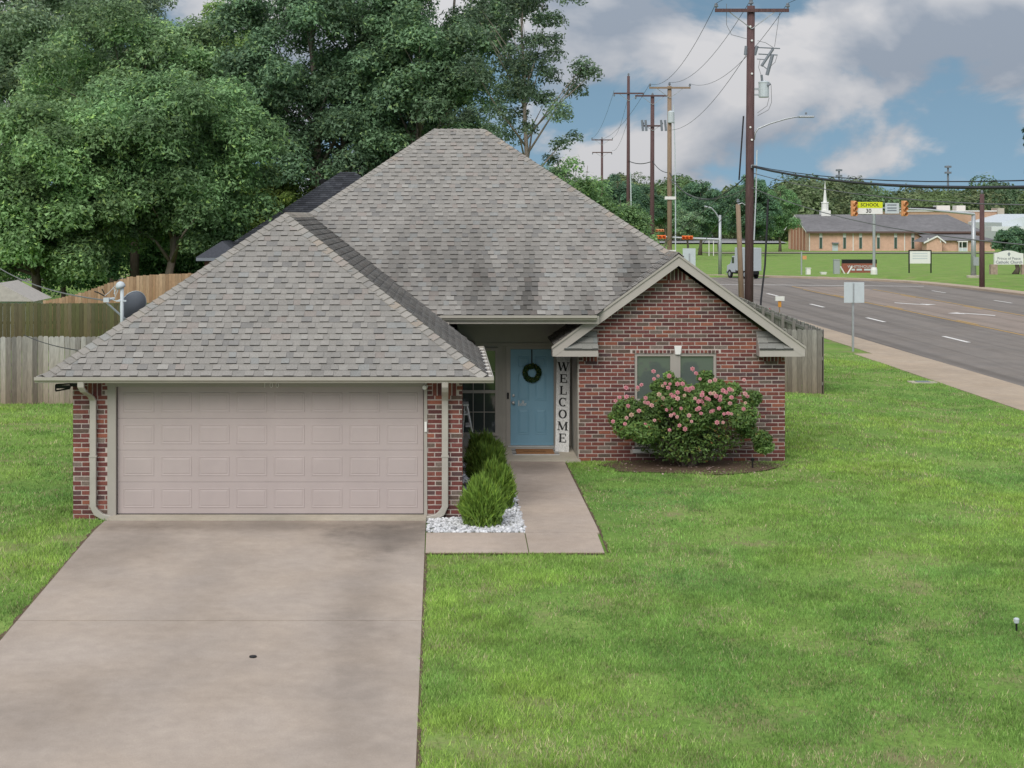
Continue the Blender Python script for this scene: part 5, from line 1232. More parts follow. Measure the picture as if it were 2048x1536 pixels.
mb.tube([pp(1517, 95), pp(1560, 97)], .028, 6); mb.tube([pp(1517, 108), pp(1555, 110)], .028, 6); mb.tube([pp(1514, 118), pp(1528, 119)], .02, 6); mb.tube([pp(1546, 98), pp(1523, 132)], .06, 8); mb.tube([pp(1545, 110), pp(1534, 150)], .075, 8); mb.tube([pp(1524, 130), pp(1534, 138)], .02, 6); mb.build('fused_cutout', M_dish, P1)
mb = MB(); mb.tube([pp(1493, 92), pp(1491, 110)], .075, 8); mb.tube([pp(1514, 92), pp(1509, 110)], .075, 8); mb.build('arrester', M_dish, P1)
for yk in (54, 82, 148, 255, 280): MB().lathe(tuple(pp(1499 + (yk % 3) * 3, yk, None, -.19)), [(.001, 0), (.045, 0), (.045, .02), (.001, .03)], 8, (0, -1, 0)).build('bolt', M_white, P1)
la = MB(); la.tube([pp(1508, 280), pp(1510, 266), pp(1516, 257), pp(1540, 247), pp(1570, 238), pp(1590, 234), pp(1602, 233)], [.04, .04, .04, .038, .036, .034, .03], 8); lao = la.build('light_arm', M_steel, P1, smooth=True)
mb = MB(); q = pp(1612, 234); mb.box(q.x - .30, q.x + .34, q.y - .12, q.y + .12, q.z - .03, q.z + .05); bevel(mb.build('lamp_head', M_steel, lao), .03); MB().lathe(tuple(pp(1612, 229)), [(.04, 0), (.045, .08), (.02, .1)], 8).build('photocell', M_dish, lao)
for pts in ([(1452, 8), (1452, 50), (1462, 70), (1492, 78)], [(1558, 26), (1552, 66), (1548, 94)], [(1514, 82), (1530, 86), (1546, 96)], [(1541, 170), (1542, 205), (1536, 220), (1514, 232)], [(1537, 196), (1533, 212), (1514, 226)], [(1519, 120), (1516, 135), (1521, 150)], [(1553, 112), (1549, 125), (1538, 135)]):
    MB().tube([pp(*q, None, -.12) for q in pts], .011, 5).build('jumper_wire', M_wireg, P1)
MB().tube([pp(1513, 300, None, -.1), pp(1511, 390, None, -.1), pp(1507, 480, None, -.1)], .03, 6).build('conduit', M_lgrey, P1)
MB().box(X1 - .05, X1 + .2, Y1 - .32, Y1 - .2, zz(336, Y1), zz(330, Y1)).build('cable_clamp', M_steel, P1)

P2, X2, Y2, Z2 = utility_pole('b', 1339, 123.7, 172, 'newer tan wooden pole with a pale conduit beside the traffic signal', .19, .155, M_pole2, [(176, 1.53, True)], .0)
MB().tube([at(1347, 210, 123.5), at(1350, 300, 123.5), at(1351, 420, 123.5), at(1351, 520, 123.5)], .045, 6).build('conduit', M_lgrey, P2)
for yk in (396, 503): MB().box(X2 - .38, X2 + .45, Y2 - .26, Y2 - .16, zz(yk + 3, Y2), zz(yk - 3, Y2)).build('conduit_bracket', M_white, P2)
MB().lathe((X2 + .08, Y2 - .2, zz(246, Y2)), [(.22, 0), (.24, .05), (.24, .80), (.12, .9)], 12).build('transformer', M_lgrey, P2)
P3, X3, Y3, Z3 = utility_pole('c', 1305, 146, 192, 'dark pole with cutout switches standing left of the tan pole', .21, .165, M_pole, [(192, 1.55, False), (252, .85, True)], .05)
mb = MB()
for x in (1284, 1291, 1322, 1330): mb.tube([at(x, 240, 145.6), at(x + 2, 262, 145.6)], .11, 6)
mb.build('fused_cutout', M_dish, P3)
P4, X4, Y4, Z4 = utility_pole('d', 1257, 158, 152, 'dark tall thin topped pole left of the cutout switch pole', .20, .13, M_pole, [(187, 1.42, False)], .05)
MB().tube([at(1261, 345, 157.7), at(1262, 400, 157.7), at(1263, 462, 157.7)], .06, 6).build('conduit', M_lgrey, P4)
P5, X5, Y5, Z5 = utility_pole('e', 1204, 236, 278, 'distant dark pole with two short crossarms above the shrubs', .20, .15, M_pole, [(280, 1.5, True), (305, 1.4, False)], .0)
P6, X6, Y6, Z6 = utility_pole('f', 1964, 119, 388, 'short dark wooden pole on the grass across the road', .20, .16, M_pole, [], .0)
P7, X7, Y7, Z7 = utility_pole('g', 1476, 94, 408, 'short leaning tan pole with a small lamp arm near the big pole', .16, .13, M_pole2, [], -.22)
MB().tube([at(1476, 409, 93.9), at(1484, 406, 93.9), at(1492, 411, 93.9)], .03, 6).build('lamp_arm', M_steel, P7)

# ------------------------------------------------------------------ wires
def wire(a, b, sag, r, label, m=M_wire, n=18, group='overhead lines', name='power_line'):
    a = Vector(a); b = Vector(b); pts = [a.lerp(b, i / n) - Vector((0, 0, sag * 4 * (i / n) * (1 - i / n))) for i in range(n + 1)]
    o = MB().tube(pts, r, 5).build(name, m); return tag(o, label, 'cable', group)
wire(tips[('a', 0)][0], tips[('b', 0)][0], 1.1, .012, 'thin power line from the left crossarm tip of the transformer pole to the tan pole')
wire(tips[('a', 'top')], tips[('b', 'top')], 1.0, .012, 'thin power line from the top of the transformer pole to the tan pole top')
wire(tips[('a', 0)][1], tips[('b', 0)][1], 1.2, .012, 'thin power line from the right crossarm tip of the transformer pole to the tan pole')
wire((X1, Y1, zz(95, Y1)), (X2, Y2, zz(260, Y2)), .9, .012, 'thin neutral line dropping from the transformer pole to the middle of the tan pole')
wire((X1, Y1, zz(342, Y1)), (X2, Y2, zz(345, Y2)), 1.6, .028, 'thick black cable sagging left from the transformer pole to the tan pole')
wire((X1, Y1, zz(372, Y1)), (X2, Y2, zz(356, Y2)), 1.0, .022, 'lower pale cable sagging left from the transformer pole to the tan pole', M_wireg)
NX, NY = 13.6, -4.0
wire((X1, Y1 - .2, zz(333, Y1)), (NX, NY, 6.87), 1.42, .045, 'thickest black cable sweeping right from the transformer pole across the road view')
wire((X1, Y1 - .2, zz(331, Y1)), (NX, NY, 6.9), 1.30, .016, 'thin black cable running just above the thickest cable')
wire((X1 + .1, Y1 - .2, zz(347, Y1)), (NX + .1, NY, 6.5), 1.50, .016, 'grey cable crossing the treeline right of the transformer pole', M_wireg)
wire((X1, Y1 - .2, zz(376, Y1)), (NX, NY, 6.0), 1.85, .016, 'lowest grey cable crossing in front of the distant church', M_wireg)
wire(tips[('a', 0)][0], (NX - 1.5, NY, 14.2), .8, .010, 'power line leaving the left crossarm tip of the transformer pole towards the street')
wire(tips[('a', 0)][1], (NX + 1.5, NY, 14.2), .8, .010, 'power line leaving the right crossarm tip of the transformer pole towards the street')
wire(tips[('b', 0)][0], tips[('e', 0)][0], 1.6, .014, 'thin power line from the tan pole to the distant two armed pole')
wire((X3, Y3, zz(322, Y3)), (X4, Y4, zz(322, Y4)), .25, .04, 'short black cable between the cutout switch pole and the thin topped pole')
wire((X2, Y2, zz(345, Y2)), (X3, Y3, zz(322, Y3)), .3, .03, 'black cable from the tan pole to the cutout switch pole')
wire(tips[('d', 0)][0], tips[('e', 0)][0], 1.0, .014, 'thin line from the thin topped pole down to the distant two armed pole')
wire((X4, Y4, zz(190, Y4)), tips[('e', 0)][1], 1.0, .014, 'second thin line from the thin topped pole to the distant two armed pole')
wire((X4, Y4, zz(235, Y4)), tips[('e', 1)][1], 1.0, .014, 'lower thin line from the thin topped pole to the distant two armed pole')
wire(at(1460, 375, 71), at(1285, 520, 118), .1, .02, 'grey guy wire slanting down behind the roof hip left of the tan pole', M_wireg, name='guy_wire')
wire((X1 - .1, Y1, zz(365, Y1)), at(1395, 500, 92), .05, .018, 'grey guy wire slanting down left from the transformer pole', M_wireg, name='guy_wire')
wire(at(1487, 232, 70), at(1478, 360, 70), .0, .035, 'dark strap cable hanging beside the transformer pole', name='hanging_cable')
o = MB().tube([at(1536, 398, 66), at(1534, 450, 66), at(1530, 530, 66), at(1522, 600, 66), at(1520, 640, 66)], .04, 6).build('hanging_cable', M_wire); tag(o, 'loose thick black cable hanging down over the fence right of the big pole', 'cable', 'overhead lines')
MB().tube([at(1529, 420, 66.2), at(1521, 420, 66.2)], .02, 5)
mst = at(205, 600, Ym)
wire(tuple(mst), tuple(at(-60, 490, 60)), .35, .014, 'twisted grey service cable running from the roof mast into the oak', M_wireg, name='service_cable')
wire(tuple(at(158, 701, 30.5)), tuple(at(48, 670, 43.4)), .05, .010, 'thin dark cable dropping to the roof edge in front of the pale fence', name='service_cable')

# ------------------------------------------------------------------ roadside signs
sp = gp(1706, 703, -.33)
s1 = thing('road_sign', (sp.x, sp.y, -.33), 'blank back of a white square road sign on a steel post by the pavement', 'road sign')
MB().tube([(sp.x, sp.y, -.4), (sp.x, sp.y, zz(566, sp.y))], .045, 8).build('post', M_steel, s1)
q = at(1707.5, 585, sp.y); bevel(MB().box(q.x - .385, q.x + .385, q.y - .065, q.y - .05, q.z - .39, q.z + .39).build('sign_plate', M_lgrey, s1), .02); tag(s1.children[-1])
MB().tube([(sp.x, sp.y - .072, q.z - .39), (sp.x, sp.y - .072, q.z + .35)], .03, 6).build('back_post', M_steel, s1)
sp2 = at(1378, 515, 78.0); s2_ = thing('road_sign', (sp2.x, 78, -.33), 'blank grey sign plate showing just above the gable peak', 'road sign')
MB().box(sp2.x - .30, sp2.x + .30, 77.95, 77.965, sp2.z - .45, sp2.z + .43).build('sign_plate', M_lgrey, s2_); MB().tube([(sp2.x, 78.0, -.4), (sp2.x, 78.0, sp2.z + .2)], .035, 8).build('post', M_steel, s2_); MB().box(sp2.x - .02, sp2.x + .02, 77.9, 77.949, sp2.z - .45, sp2.z + .2).build('back_post', M_steel, s2_)
mpx = at(1559, 597, 74); mk = thing('utility_marker', (mpx.x, 74, -.33), 'white box sign on a thin orange stake at the edge of the road', 'marker')
MB().box(mpx.x - .20, mpx.x + .20, 73.9, 74.0, mpx.z - .10, mpx.z + .10).build('sign_box', M_white, mk); MB().tube([(mpx.x, 74, -.4), (mpx.x, 74, mpx.z - .1)], .02, 6).build('stake', M_pole2, mk); MB().box(mpx.x - .07, mpx.x + .07, 73.95, 73.98, mpx.z - .38, mpx.z - .12).build('tag', pm('marker_orange', (.60, .27, .05), .6), mk)
rs = at(1525, 621, 64); M_red = pm('red_sign', (.32, .02, .035), .5); rsn = thing('yard_sign', (rs.x, 64, -.33), 'small dark red sign with white SALE lettering behind the grey fence', 'sign')
MB().box(rs.x - .30, rs.x + .30, 63.98, 64, rs.z - .09, rs.z + .085).build('sign_plate', M_red, rsn); text_mesh('FOR SALE', .125, M_white, 'lettering', rsn, (rs.x, 63.975, rs.z), ext=.002, bold=.003)
for dx in (-.28, .28): MB().tube([(rs.x + dx, 64.02, -.4), (rs.x + dx, 64.02, rs.z + .08)], .012, 5).build('stake', M_steel, rsn)

# ------------------------------------------------------------------ traffic signals
M_sig = pm('signal_yellow', (.62, .30, .13), .5, amt=.1); M_sigo = pm('signal_orange', (.75, .17, .035), .5, amt=.1); M_lens = pm('signal_lens', (.05, .012, .01), .3)
def signal_head(c, horizontal, m, parent_name='signal_head', label='', yaw=0.0, s=1.0, n=3):
    t = thing('traffic_light', c, label, 'traffic light', 'signal heads on the mast arms'); W = .34 * s
    mb = MB(); L = W * n
    if horizontal: mb.box(-L / 2, L / 2, -.09 * s, .09 * s, -W / 2, W / 2)
    else: mb.box(-W / 2, W / 2, -.09 * s, .09 * s, -L / 2, L / 2)
    o = mb.build('housing', m, t, local=True); bevel(o, .03)
    for i in range(n):
        d_ = (i - (n - 1) / 2) * W; p = (d_, -.09 * s, 0) if horizontal else (0, -.09 * s, d_)
        v = MB(); v.lathe(p, [(.13 * s, 0), (.145 * s, .0), (.145 * s, .20 * s), (.13 * s, .20 * s), (.13 * s, .02)], 12, (0, -1, -.12)); v.build('visor', m, t, local=True)
        MB().lathe((p[0], p[1] - .004, p[2]), [(.001, 0), (.12 * s, 0), (.12 * s, .01), (.001, .012)], 12, (0, -1, 0)).build('lens', M_lens, t, local=True)
    t.rotation_euler = (0, 0, yaw); return t
Ym1 = 137.0
mp = thing('signal_mast', (at(1947, 560, Ym1).x, Ym1, float(T(40, Ym1))), 'grey steel signal mast with a long arm over the road before the church', 'signal mast')
b = at(1947, 556, Ym1); tp = at(1948, 428, Ym1); zg_ = float(T(b.x, Ym1))
MB().tube([(b.x, Ym1, zg_ - .1), (b.x, Ym1, tp.z)], [.24, .16], 12).build('mast', M_steel, mp, smooth=True)
MB().lathe((b.x, Ym1, zg_ - .1), [(.55, 0), (.55, .25), (.5, .28)], 16).build('footing', M_porch, mp)
MB().tube([(tp.x, Ym1 - .1, zz(428, Ym1)), at(1850, 419, Ym1), at(1700, 414, Ym1)], [.12, .09, .06], 10).build('mast_arm', M_steel, mp)
MB().box(b.x - .1, b.x + .35, Ym1 - .3, Ym1 - .2, zg_ + 1.0, zg_ + 1.7).build('control_box', M_steel, mp)
signal_head(tuple(at(1707, 417, Ym1 - .35)), False, M_sig, label='signal head hung at the tip of the arm left of the yellow SCHOOL sign', yaw=.45, s=1.25)
signal_head(tuple(at(1808, 417, Ym1 - .35)), False, M_sig, label='signal head hung on the arm right of the small white sign', yaw=.35, s=1.25)
M_schy = pm('fluorescent_yellow', (.62, .68, .02), .5, amt=.04)
ss = thing('school_sign', tuple(at(1740, 428, Ym1 - .3)), 'bright yellow SCHOOL panel above a white speed limit 30 panel on the signal arm', 'sign')
a1, a2 = at(1714, 404, Ym1 - .3), at(1765, 416, Ym1 - .3); MB().box(a1.x, a2.x, Ym1 - .33, Ym1 - .3, a2.z, a1.z).build('yellow_panel', M_schy, ss); text_mesh('SCHOOL', .38, M_black, 'lettering', ss, ((a1.x + a2.x) / 2, Ym1 - .335, (a1.z + a2.z) / 2), ext=.002, bold=.006)
a1, a2 = at(1714, 416.3, Ym1 - .3), at(1765, 428, Ym1 - .3); MB().box(a1.x, a2.x, Ym1 - .33, Ym1 - .3, a2.z, a1.z).build('white_panel', M_white, ss); text_mesh('30', .46, M_black, 'lettering', ss, ((a1.x * .55 + a2.x * .45), Ym1 - .335, (a1.z + a2.z) / 2), ext=.002, bold=.008)
s3 = thing('lane_sign', tuple(at(1783, 428, Ym1 - .3)), 'small white panel with grey print on the signal arm beside the SCHOOL sign', 'sign')
a1, a2 = at(1770, 406, Ym1 - .3), at(1798, 427, Ym1 - .3); MB().box(a1.x, a2.x, Ym1 - .33, Ym1 - .3, a2.z, a1.z).build('panel', M_lgrey, s3)
for yq in (410, 416, 421): q = at(1784, yq, Ym1 - .34); MB().box(q.x - .38, q.x + .38, q.y, q.y + .004, q.z - .05, q.z + .05).build('print_line', M_dish, s3)
Ys = 150.0; zq = float(T(40, Ys)); q = at(1748, 548, Ys); lp = thing('steel_post', (q.x, Ys, zq), 'plain pale steel post with a white base in front of the brick sign', 'post')
MB().tube([(q.x, Ys, zq - .1), (q.x, Ys, zz(424, Ys))], .13, 10).build('post', M_steel, lp); MB().lathe((q.x, Ys, zq - .1), [(.3, 0), (.3, .5), (.22, .75)], 10).build('base', M_white, lp)
Ym2 = 146.0; zq = float(T(24, Ym2)); b = at(1440, 555, Ym2)
m2 = thing('signal_mast', (b.x, Ym2, zq), 'grey signal mast with curved street light and an arm reaching left', 'signal mast')
MB().tube([(b.x, Ym2, zq - .1), (b.x, Ym2, zz(430, Ym2))], [.17, .11], 10).build('mast', M_steel, m2, smooth=True)
MB().tube([at(1440, 479, Ym2), at(1370, 476, Ym2), at(1318, 473, Ym2)], [.11, .08, .06], 8).build('mast_arm', M_steel, m2)
MB().tube([at(1439, 438, Ym2), at(1431, 425, Ym2), at(1423, 416, Ym2), at(1409, 413, Ym2)], [.06, .055, .05, .09], 8).build('light_arm', M_steel, m2)
for xk in (1418, 1427): MB().tube([at(xk, 479, Ym2), at(xk, 512, Ym2)], .035, 6).build('hanging_rod', M_white, m2)
signal_head(tuple(at(1375, 475, Ym2 - .3)), True, M_sigo, label='orange horizontal signal head at the middle of the left mast arm', yaw=-.25, s=.95)
signal_head(tuple(at(1321, 474, Ym2 - .3)), True, M_sigo, label='orange horizontal signal head beside the dark pole at the arm tip', yaw=-.25, s=.95)
signal_head(tuple(at(1320, 461, Ym2 + .2)), True, M_sig, label='tan horizontal signal head just above the orange one at the arm tip', yaw=-.25, s=.72)

# ------------------------------------------------------------------ box truck
tk = thing('box_truck', (25.15, 138.6, ROADZ), 'pale grey box truck half hidden behind the big wooden pole at the junction', 'truck', rz=R(114))
tk.scale = (.72, .66, .9)
M_truck = pm('truck_white', (.42, .46, .49), .4, amt=.05); M_tyre = pm('tyre', (.02, .02, .022), .9)
def tpart(name, mb, m): return mb.build(name, m, tk, local=True)
# local x = forward
bevel(tpart('cargo_box', MB().box(-2.3, .55, -.95, .95, .72, 2.85), M_truck), .04)
mb = MB(); mb.prism([(.60, -.9, .55), (2.2, -.9, .55), (2.25, -.9, 1.15), (1.55, -.9, 1.35), (1.15, -.9, 2.05), (.60, -.9, 2.1)], (0, 1.8, 0)); bevel(tpart('cab', mb, M_truck), .05)
tpart('windscreen', MB().prism([(1.575, -.78, 1.40), (1.575, .78, 1.40), (1.20, .74, 2.0), (1.20, -.74, 2.0)], (.012, 0, .008)), M_glass)
for sy in (-1, 1):
    tpart('side_window', MB().box(.72, 1.22, sy * .905 - .006, sy * .905 + .006, 1.38, 1.95), M_glass)
    for x in (1.65, -1.4):
        w = tpart('wheel', MB().lathe((x, sy * .8, .40), [(.2, -.12), (.40, -.12), (.40, .12), (.2, .12)], 18, (0, 1, 0)), M_tyre); MB().lathe((x, sy * .93, .40), [(.001, 0), (.2, 0), (.18, .01), (.001, .015)], 14, (0, sy, 0)).build('hub', M_steel, w, local=True)
    tpart('headlight', MB().box(2.2, 2.27, sy * .7 - .12, sy * .7 + .12, .85, 1.0), M_lgrey)
tpart('bumper', MB().box(2.2, 2.35, -.9, .9, .45, .62), M_dish); tpart('chassis', MB().box(-2.3, 2.1, -.6, .6, .42, .7), M_black)

# ------------------------------------------------------------------ the church and what stands round it
M_cbrick = pm('church_brick', (.60, .385, .29), .9, amt=.12, scale=1.2, big=.08, bigs=.15); M_croof = pm('church_roof', (.16, .155, .16), .9, amt=.2, scale=.9, big=.22, bigs=.10)
M_cglass = pm('church_glass', (.055, .085, .065), .2, spec=.6); M_cwhite = pm('church_white', (.72, .72, .70), .6, amt=.04)
Yc = 437.0; sC = Yc / F
def cx_(x, Y=Yc): return (x - PX) * Y / F
zb = float(T(100, Yc))
def cz_(y, Y=Yc): return CH - (y - PY) * Y / F
ch = thing('church', (cx_(1780), Yc + 10, zb), 'long tan brick church with grey gable roof and white steeple across the road', 'church')
cl_, cr_ = cx_(1618), cx_(1962); dep = 26.0; ze_, zr_ = cz_(460), cz_(429, Yc + 13)
MB().box(cl_, cr_, Yc, Yc + dep, zb - .5, ze_).build('wall', M_cbrick, ch)
mb = MB(); mb.prism([(cl_, Yc, ze_ - .01), (cl_, Yc + dep, ze_ - .01), (cl_, Yc + dep / 2, zr_ - .35)], (.3, 0, 0)); mb.build('gable_wall', M_cbrick, ch)
ov = 1.2
mb = MB(); A = [(cl_ - .9, Yc - ov, ze_ - .35), (cr_ + .5, Yc - ov, ze_ - .35), (cr_ + .5, Yc + dep + ov, ze_ - .35), (cl_ - .9, Yc + dep + ov, ze_ - .35)]; Rr = [(cl_ - .9, Yc + dep / 2, zr_), (cr_ - 5, Yc + dep / 2, zr_)]
mb.add(A + Rr, [(0, 1, 5, 4), (1, 2, 5), (2, 3, 4, 5)]); ro = mb.build('roof', M_croof, ch); sd = ro.modifiers.new('solid', 'SOLIDIFY'); sd.thickness = .3
for sy in (0, 1):
    ys_ = (Yc - ov) if sy == 0 else (Yc + dep + ov)
    MB().add([(cl_ - 1.0, ys_, ze_ - .75), (cl_ - 1.0, Yc + dep / 2, zr_ - .45), (cl_ - 1.0, Yc + dep / 2, zr_ - .02), (cl_ - 1.0, ys_, ze_ - .3)], [(0, 1, 2, 3)]).build('rake_trim', M_cwhite, ch)
MB().box(cl_ - .9, cr_ + .4, Yc - ov - .02, Yc - ov + .1, ze_ - .85, ze_ - .36).build('eave_fascia', pm('eave_brown', (.13, .085, .075), .8), ch)
for k in range(5):
    yy_ = Yc + dep * (.2 + .15 * k); MB().box(cl_ - .35, cl_ - .01, yy_ - .35, yy_ + .35, zb, ze_ + (dep / 2 - abs(yy_ - Yc - dep / 2)) * .28).build('pilaster', pm('pilaster_brick', (.34, .18, .125), .9) if k == 0 else bpy.data.materials['pilaster_brick'], ch)
for x in (1641.5, 1689, 1721, 1756.5, 1791, 1825.5):
    w = MB().box(cx_(x - 2.6), cx_(x + 2.6), Yc - .12, Yc - .01, cz_(497), cz_(475)).build('window', M_cglass, ch); MB().box(cx_(x - 2.6), cx_(x + 2.6), Yc - .14, Yc - .01, cz_(474.8), cz_(462.5)).build('spandrel', M_cwhite, w)
    MB().box(cx_(x - 3.1), cx_(x - 2.65), Yc - .16, Yc - .01, cz_(497), cz_(462.5)).build('frame', M_lgrey, w); MB().box(cx_(x + 2.65), cx_(x + 3.1), Yc - .16, Yc - .01, cz_(497), cz_(462.5)).build('frame', M_lgrey, w)
for x in (1618.8, 1706, 1809): MB().box(cx_(x - .8), cx_(x + .8), Yc - .2, Yc - .02, zb, ze_ - .86).build('downpipe', M_cwhite, ch)
d_ = MB().box(cx_(1664.5), cx_(1675.5), Yc - .15, Yc - .01, zb, cz_(487)).build('door', M_lgrey, ch); MB().box(cx_(1663.5), cx_(1676.5), Yc - 1.0, Yc - .0, cz_(487), cz_(485)).build('canopy', M_dish, d_)
# steeple
sx, sy = cx_(1650, Yc + 13), Yc + 13
stp = MB().box(sx - 1.25, sx + 1.25, sy - 1.25, sy + 1.25, zr_ - .9, zr_ + 1.1).build('steeple', M_cwhite, ch)
MB().lathe((sx, sy, zr_ + 1.1), [(.95, 0), (.95, 2.0), (1.1, 2.0), (1.05, 2.25), (.55, 2.3), (.5, 2.6), (.0, 8.2)], 8).build('spire', M_cwhite, stp)
# entrance wing on the right
Yv = Yc - 9; wl_, wr_2 = cx_(1893, Yv), cx_(1990, Yv); zw = cz_(480, Yv)
MB().box(wl_ - 4, wr_2, Yv, Yc - .01, zb - .4, zw).build('wing_wall', M_cbrick, ch)
mb = MB(); mb.add([(wl_ - 5, Yv - 1, zw - .1), (wr_2 + 1, Yv - 1, zw - .1), (wr_2 - 4, Yc - .1, ze_ - 1.0), (wl_ - 5, Yc - .1, ze_ - 1.0), (wr_2 + 1, Yc + 9, zw - .1)], [(0, 1, 2, 3), (1, 4, 2)]); mb.build('wing_roof', M_croof, ch)
gxa, gxb, gpk = cx_(1851, Yv - 5), cx_(1891, Yv - 5), cz_(471, Yv - 5); gm_ = (gxa + gxb) / 2 + .6; zwe = cz_(482, Yv - 5)
mb = MB(); mb.prism([(gxa + .6, Yv - 4, zb - .4), (gxb - .6, Yv - 4, zb - .4), (gxb - .6, Yv - 4, zwe), (gm_, Yv - 4, gpk - .2), (gxa + .6, Yv - 4, zwe)], (0, 4, 0)); mb.build('porch_gable', M_cbrick, ch)
mb = MB(); mb.add([(gxa - .3, Yv - 4.5, zwe - .3), (gm_, Yv - 4.5, gpk), (gm_, Yv + 6, gpk), (gxa - .3, Yv + 6, zwe - .3), (gxb + .3, Yv - 4.5, zwe - .3), (gxb + .3, Yv + 6, zwe - .3)], [(0, 1, 2, 3), (1, 4, 5, 2)]); mb.build('porch_roof', M_croof, ch)
for sg, xe_ in ((1, gxa), (-1, gxb)): MB().add([(xe_ - .3 * sg, Yv - 4.55, zwe - .7), (gm_, Yv - 4.55, gpk - .4), (gm_, Yv - 4.55, gpk + .02), (xe_ - .3 * sg, Yv - 4.55, zwe - .28)], [(0, 1, 2, 3)]).build('porch_trim', M_cwhite, ch)
for x in (1856, 1881): MB().box(cx_(x - .9, Yv - 4), cx_(x + .9, Yv - 4), Yv - 4.12, Yv - 4.0, cz_(485, Yv - 4), cz_(476, Yv - 4)).build('vent', M_cwhite, ch)
mb = MB()
wp = MB().box(cx_(1917, Yv - 2), cx_(1936, Yv - 2), Yv - 2, Yv, cz_(484, Yv - 2), cz_(482, Yv - 2)).build('entrance_porch', M_cwhite, ch)
for x in (1918, 1924.5, 1934.5): MB().box(cx_(x - .6, Yv - 2), cx_(x + .6, Yv - 2), Yv - 2, Yv - 1.8, zb, cz_(484, Yv - 2)).build('post', M_cwhite, wp)
MB().box(cx_(1919, Yv), cx_(1934, Yv), Yv - .1, Yv - .01, zb + 1.2, cz_(485, Yv)).build('glazing', M_cglass, wp); MB().box(cx_(1919, Yv - 2), cx_(1934, Yv - 2), Yv - 1.95, Yv - 1.9, zb, zb + 1.1).build('railing', M_lgrey, wp)
# hall behind with roof plant, and pale metal building
Yh = Yc + 55; hall = thing('brick_hall', (cx_(1940, Yh), Yh, zb), 'tall flat roofed tan brick hall with white roof units behind the church', 'building')
MB().box(cx_(1800, Yh), cx_(2003, Yh), Yh, Yh + 30, zb, cz_(423, Yh)).build('wall', pm('hall_brick', (.44, .29, .20), .9, amt=.1, scale=.8), hall); MB().box(cx_(1799, Yh), cx_(2004, Yh), Yh - .3, Yh, cz_(423, Yh), cz_(421, Yh)).build('parapet', M_cwhite, hall)
for a, b_, y0_ in ((1874, 1900, 411), (1913, 1931, 411)): MB().box(cx_(a, Yh + 8), cx_(b_, Yh + 8), Yh + 8, Yh + 12, cz_(424, Yh + 8), cz_(y0_, Yh + 8)).build('roof_unit', M_cwhite, hall)
MB().box(cx_(1828, Yh + 9), cx_(1872, Yh + 9), Yh + 9, Yh + 12, cz_(424, Yh + 9), cz_(414, Yh + 9)).build('roof_screen', M_black, hall)
MB().box(cx_(1998, Yh - 2), cx_(2011, Yh - 2), Yh - 1, Yh + 5, cz_(450, Yh - 2), cz_(416, Yh - 2)).build('chimney_wall', M_porch, hall)
Yp = Yc + 25; mtl = thing('metal_building', (cx_(2040, Yp), Yp, zb), 'pale blue grey metal building at the far right beyond the church', 'building')
mb = MB(); mb.prism([(cx_(2004, Yp), Yp, zb), (cx_(2110, Yp), Yp, zb), (cx_(2110, Yp), Yp, cz_(440, Yp)), (cx_(2066, Yp), Yp, cz_(428, Yp)), (cx_(2004, Yp), Yp, cz_(445, Yp))], (0, 30, 0)); mb.build('wall', pm('pale_metal', (.55, .60, .63), .5), mtl)
MB().box(cx_(1983, Yp - 6), cx_(2060, Yp - 6), Yp - 6, Yp - .1, cz_(462, Yp - 6), cz_(453, Yp - 6)).build('lean_to_roof', pm('pale_metal_roof', (.62, .65, .66), .5), mtl)
# drive before the church
mb = MB()
for xa, xb, ya, yb in ((60, 190, 372, 392),): mb.add([(x, y, float(T(x, y)) + .12) for x, y in ((xa, ya), (xb, ya), (xb, yb), (xa, yb))], [(0, 1, 2, 3)])
tag(mb.build('church_drive', M_asphalt), kind='structure')
mb = MB()
for xa, xb, ya, yb in ((60, 128, 391.6, 394), (60, 200, 369, 371.6)): mb.add([(x, y, float(T(x, y)) + .2) for x, y in ((xa, ya), (xb, ya), (xb, yb), (xa, yb))], [(0, 1, 2, 3)])
tag(mb.build('drive_edge', M_sidewalk), kind='structure')
mb = MB(); mb.add([(x, y, float(T(x, y)) + .4) for x, y in ((55, 500), (104, 500), (112, 590), (55, 590))], [(0, 1, 2, 3)]); tag(mb.build('car_park', pm('car_park_grey', (.30, .30, .31), .9)), kind='structure')

# brick monument sign
Ybs = 181.0; z0 = float(T(45, Ybs)); q = at(1719, 548, Ybs); xs0, xs1 = (1685 - PX) * Ybs / F, (1753 - PX) * Ybs / F
M_sbrick = pm('sign_brick', (.27, .095, .065), .9, amt=.2, scale=5)
bs = thing('brick_sign', (q.x, Ybs, z0), 'low red brick monument sign lettered WHITEHOUSE with a black panel on top', 'sign')
MB().box(xs0, xs1, Ybs, Ybs + .5, z0 - .2, zz(527, Ybs)).build('brick_base', M_sbrick, bs); MB().box(xs0, xs1 + .05, Ybs + .02, Ybs + .45, zz(527, Ybs), zz(519, Ybs)).build('display_panel', M_black, bs)
text_mesh('WHITEHOUSE', .44, M_lgrey, 'lettering', bs, ((xs0 + xs1) / 2 + .1, Ybs - .01, zz(533.5, Ybs)), ext=.01)
for a, b_ in ((1703, 1710), (1713, 1724), (1728, 1744)): MB().box((a - PX) * Ybs / F, (b_ - PX) * Ybs / F, Ybs - .012, Ybs - .002, zz(541, Ybs), zz(537.5, Ybs)).build('small_print', M_lgrey, bs)
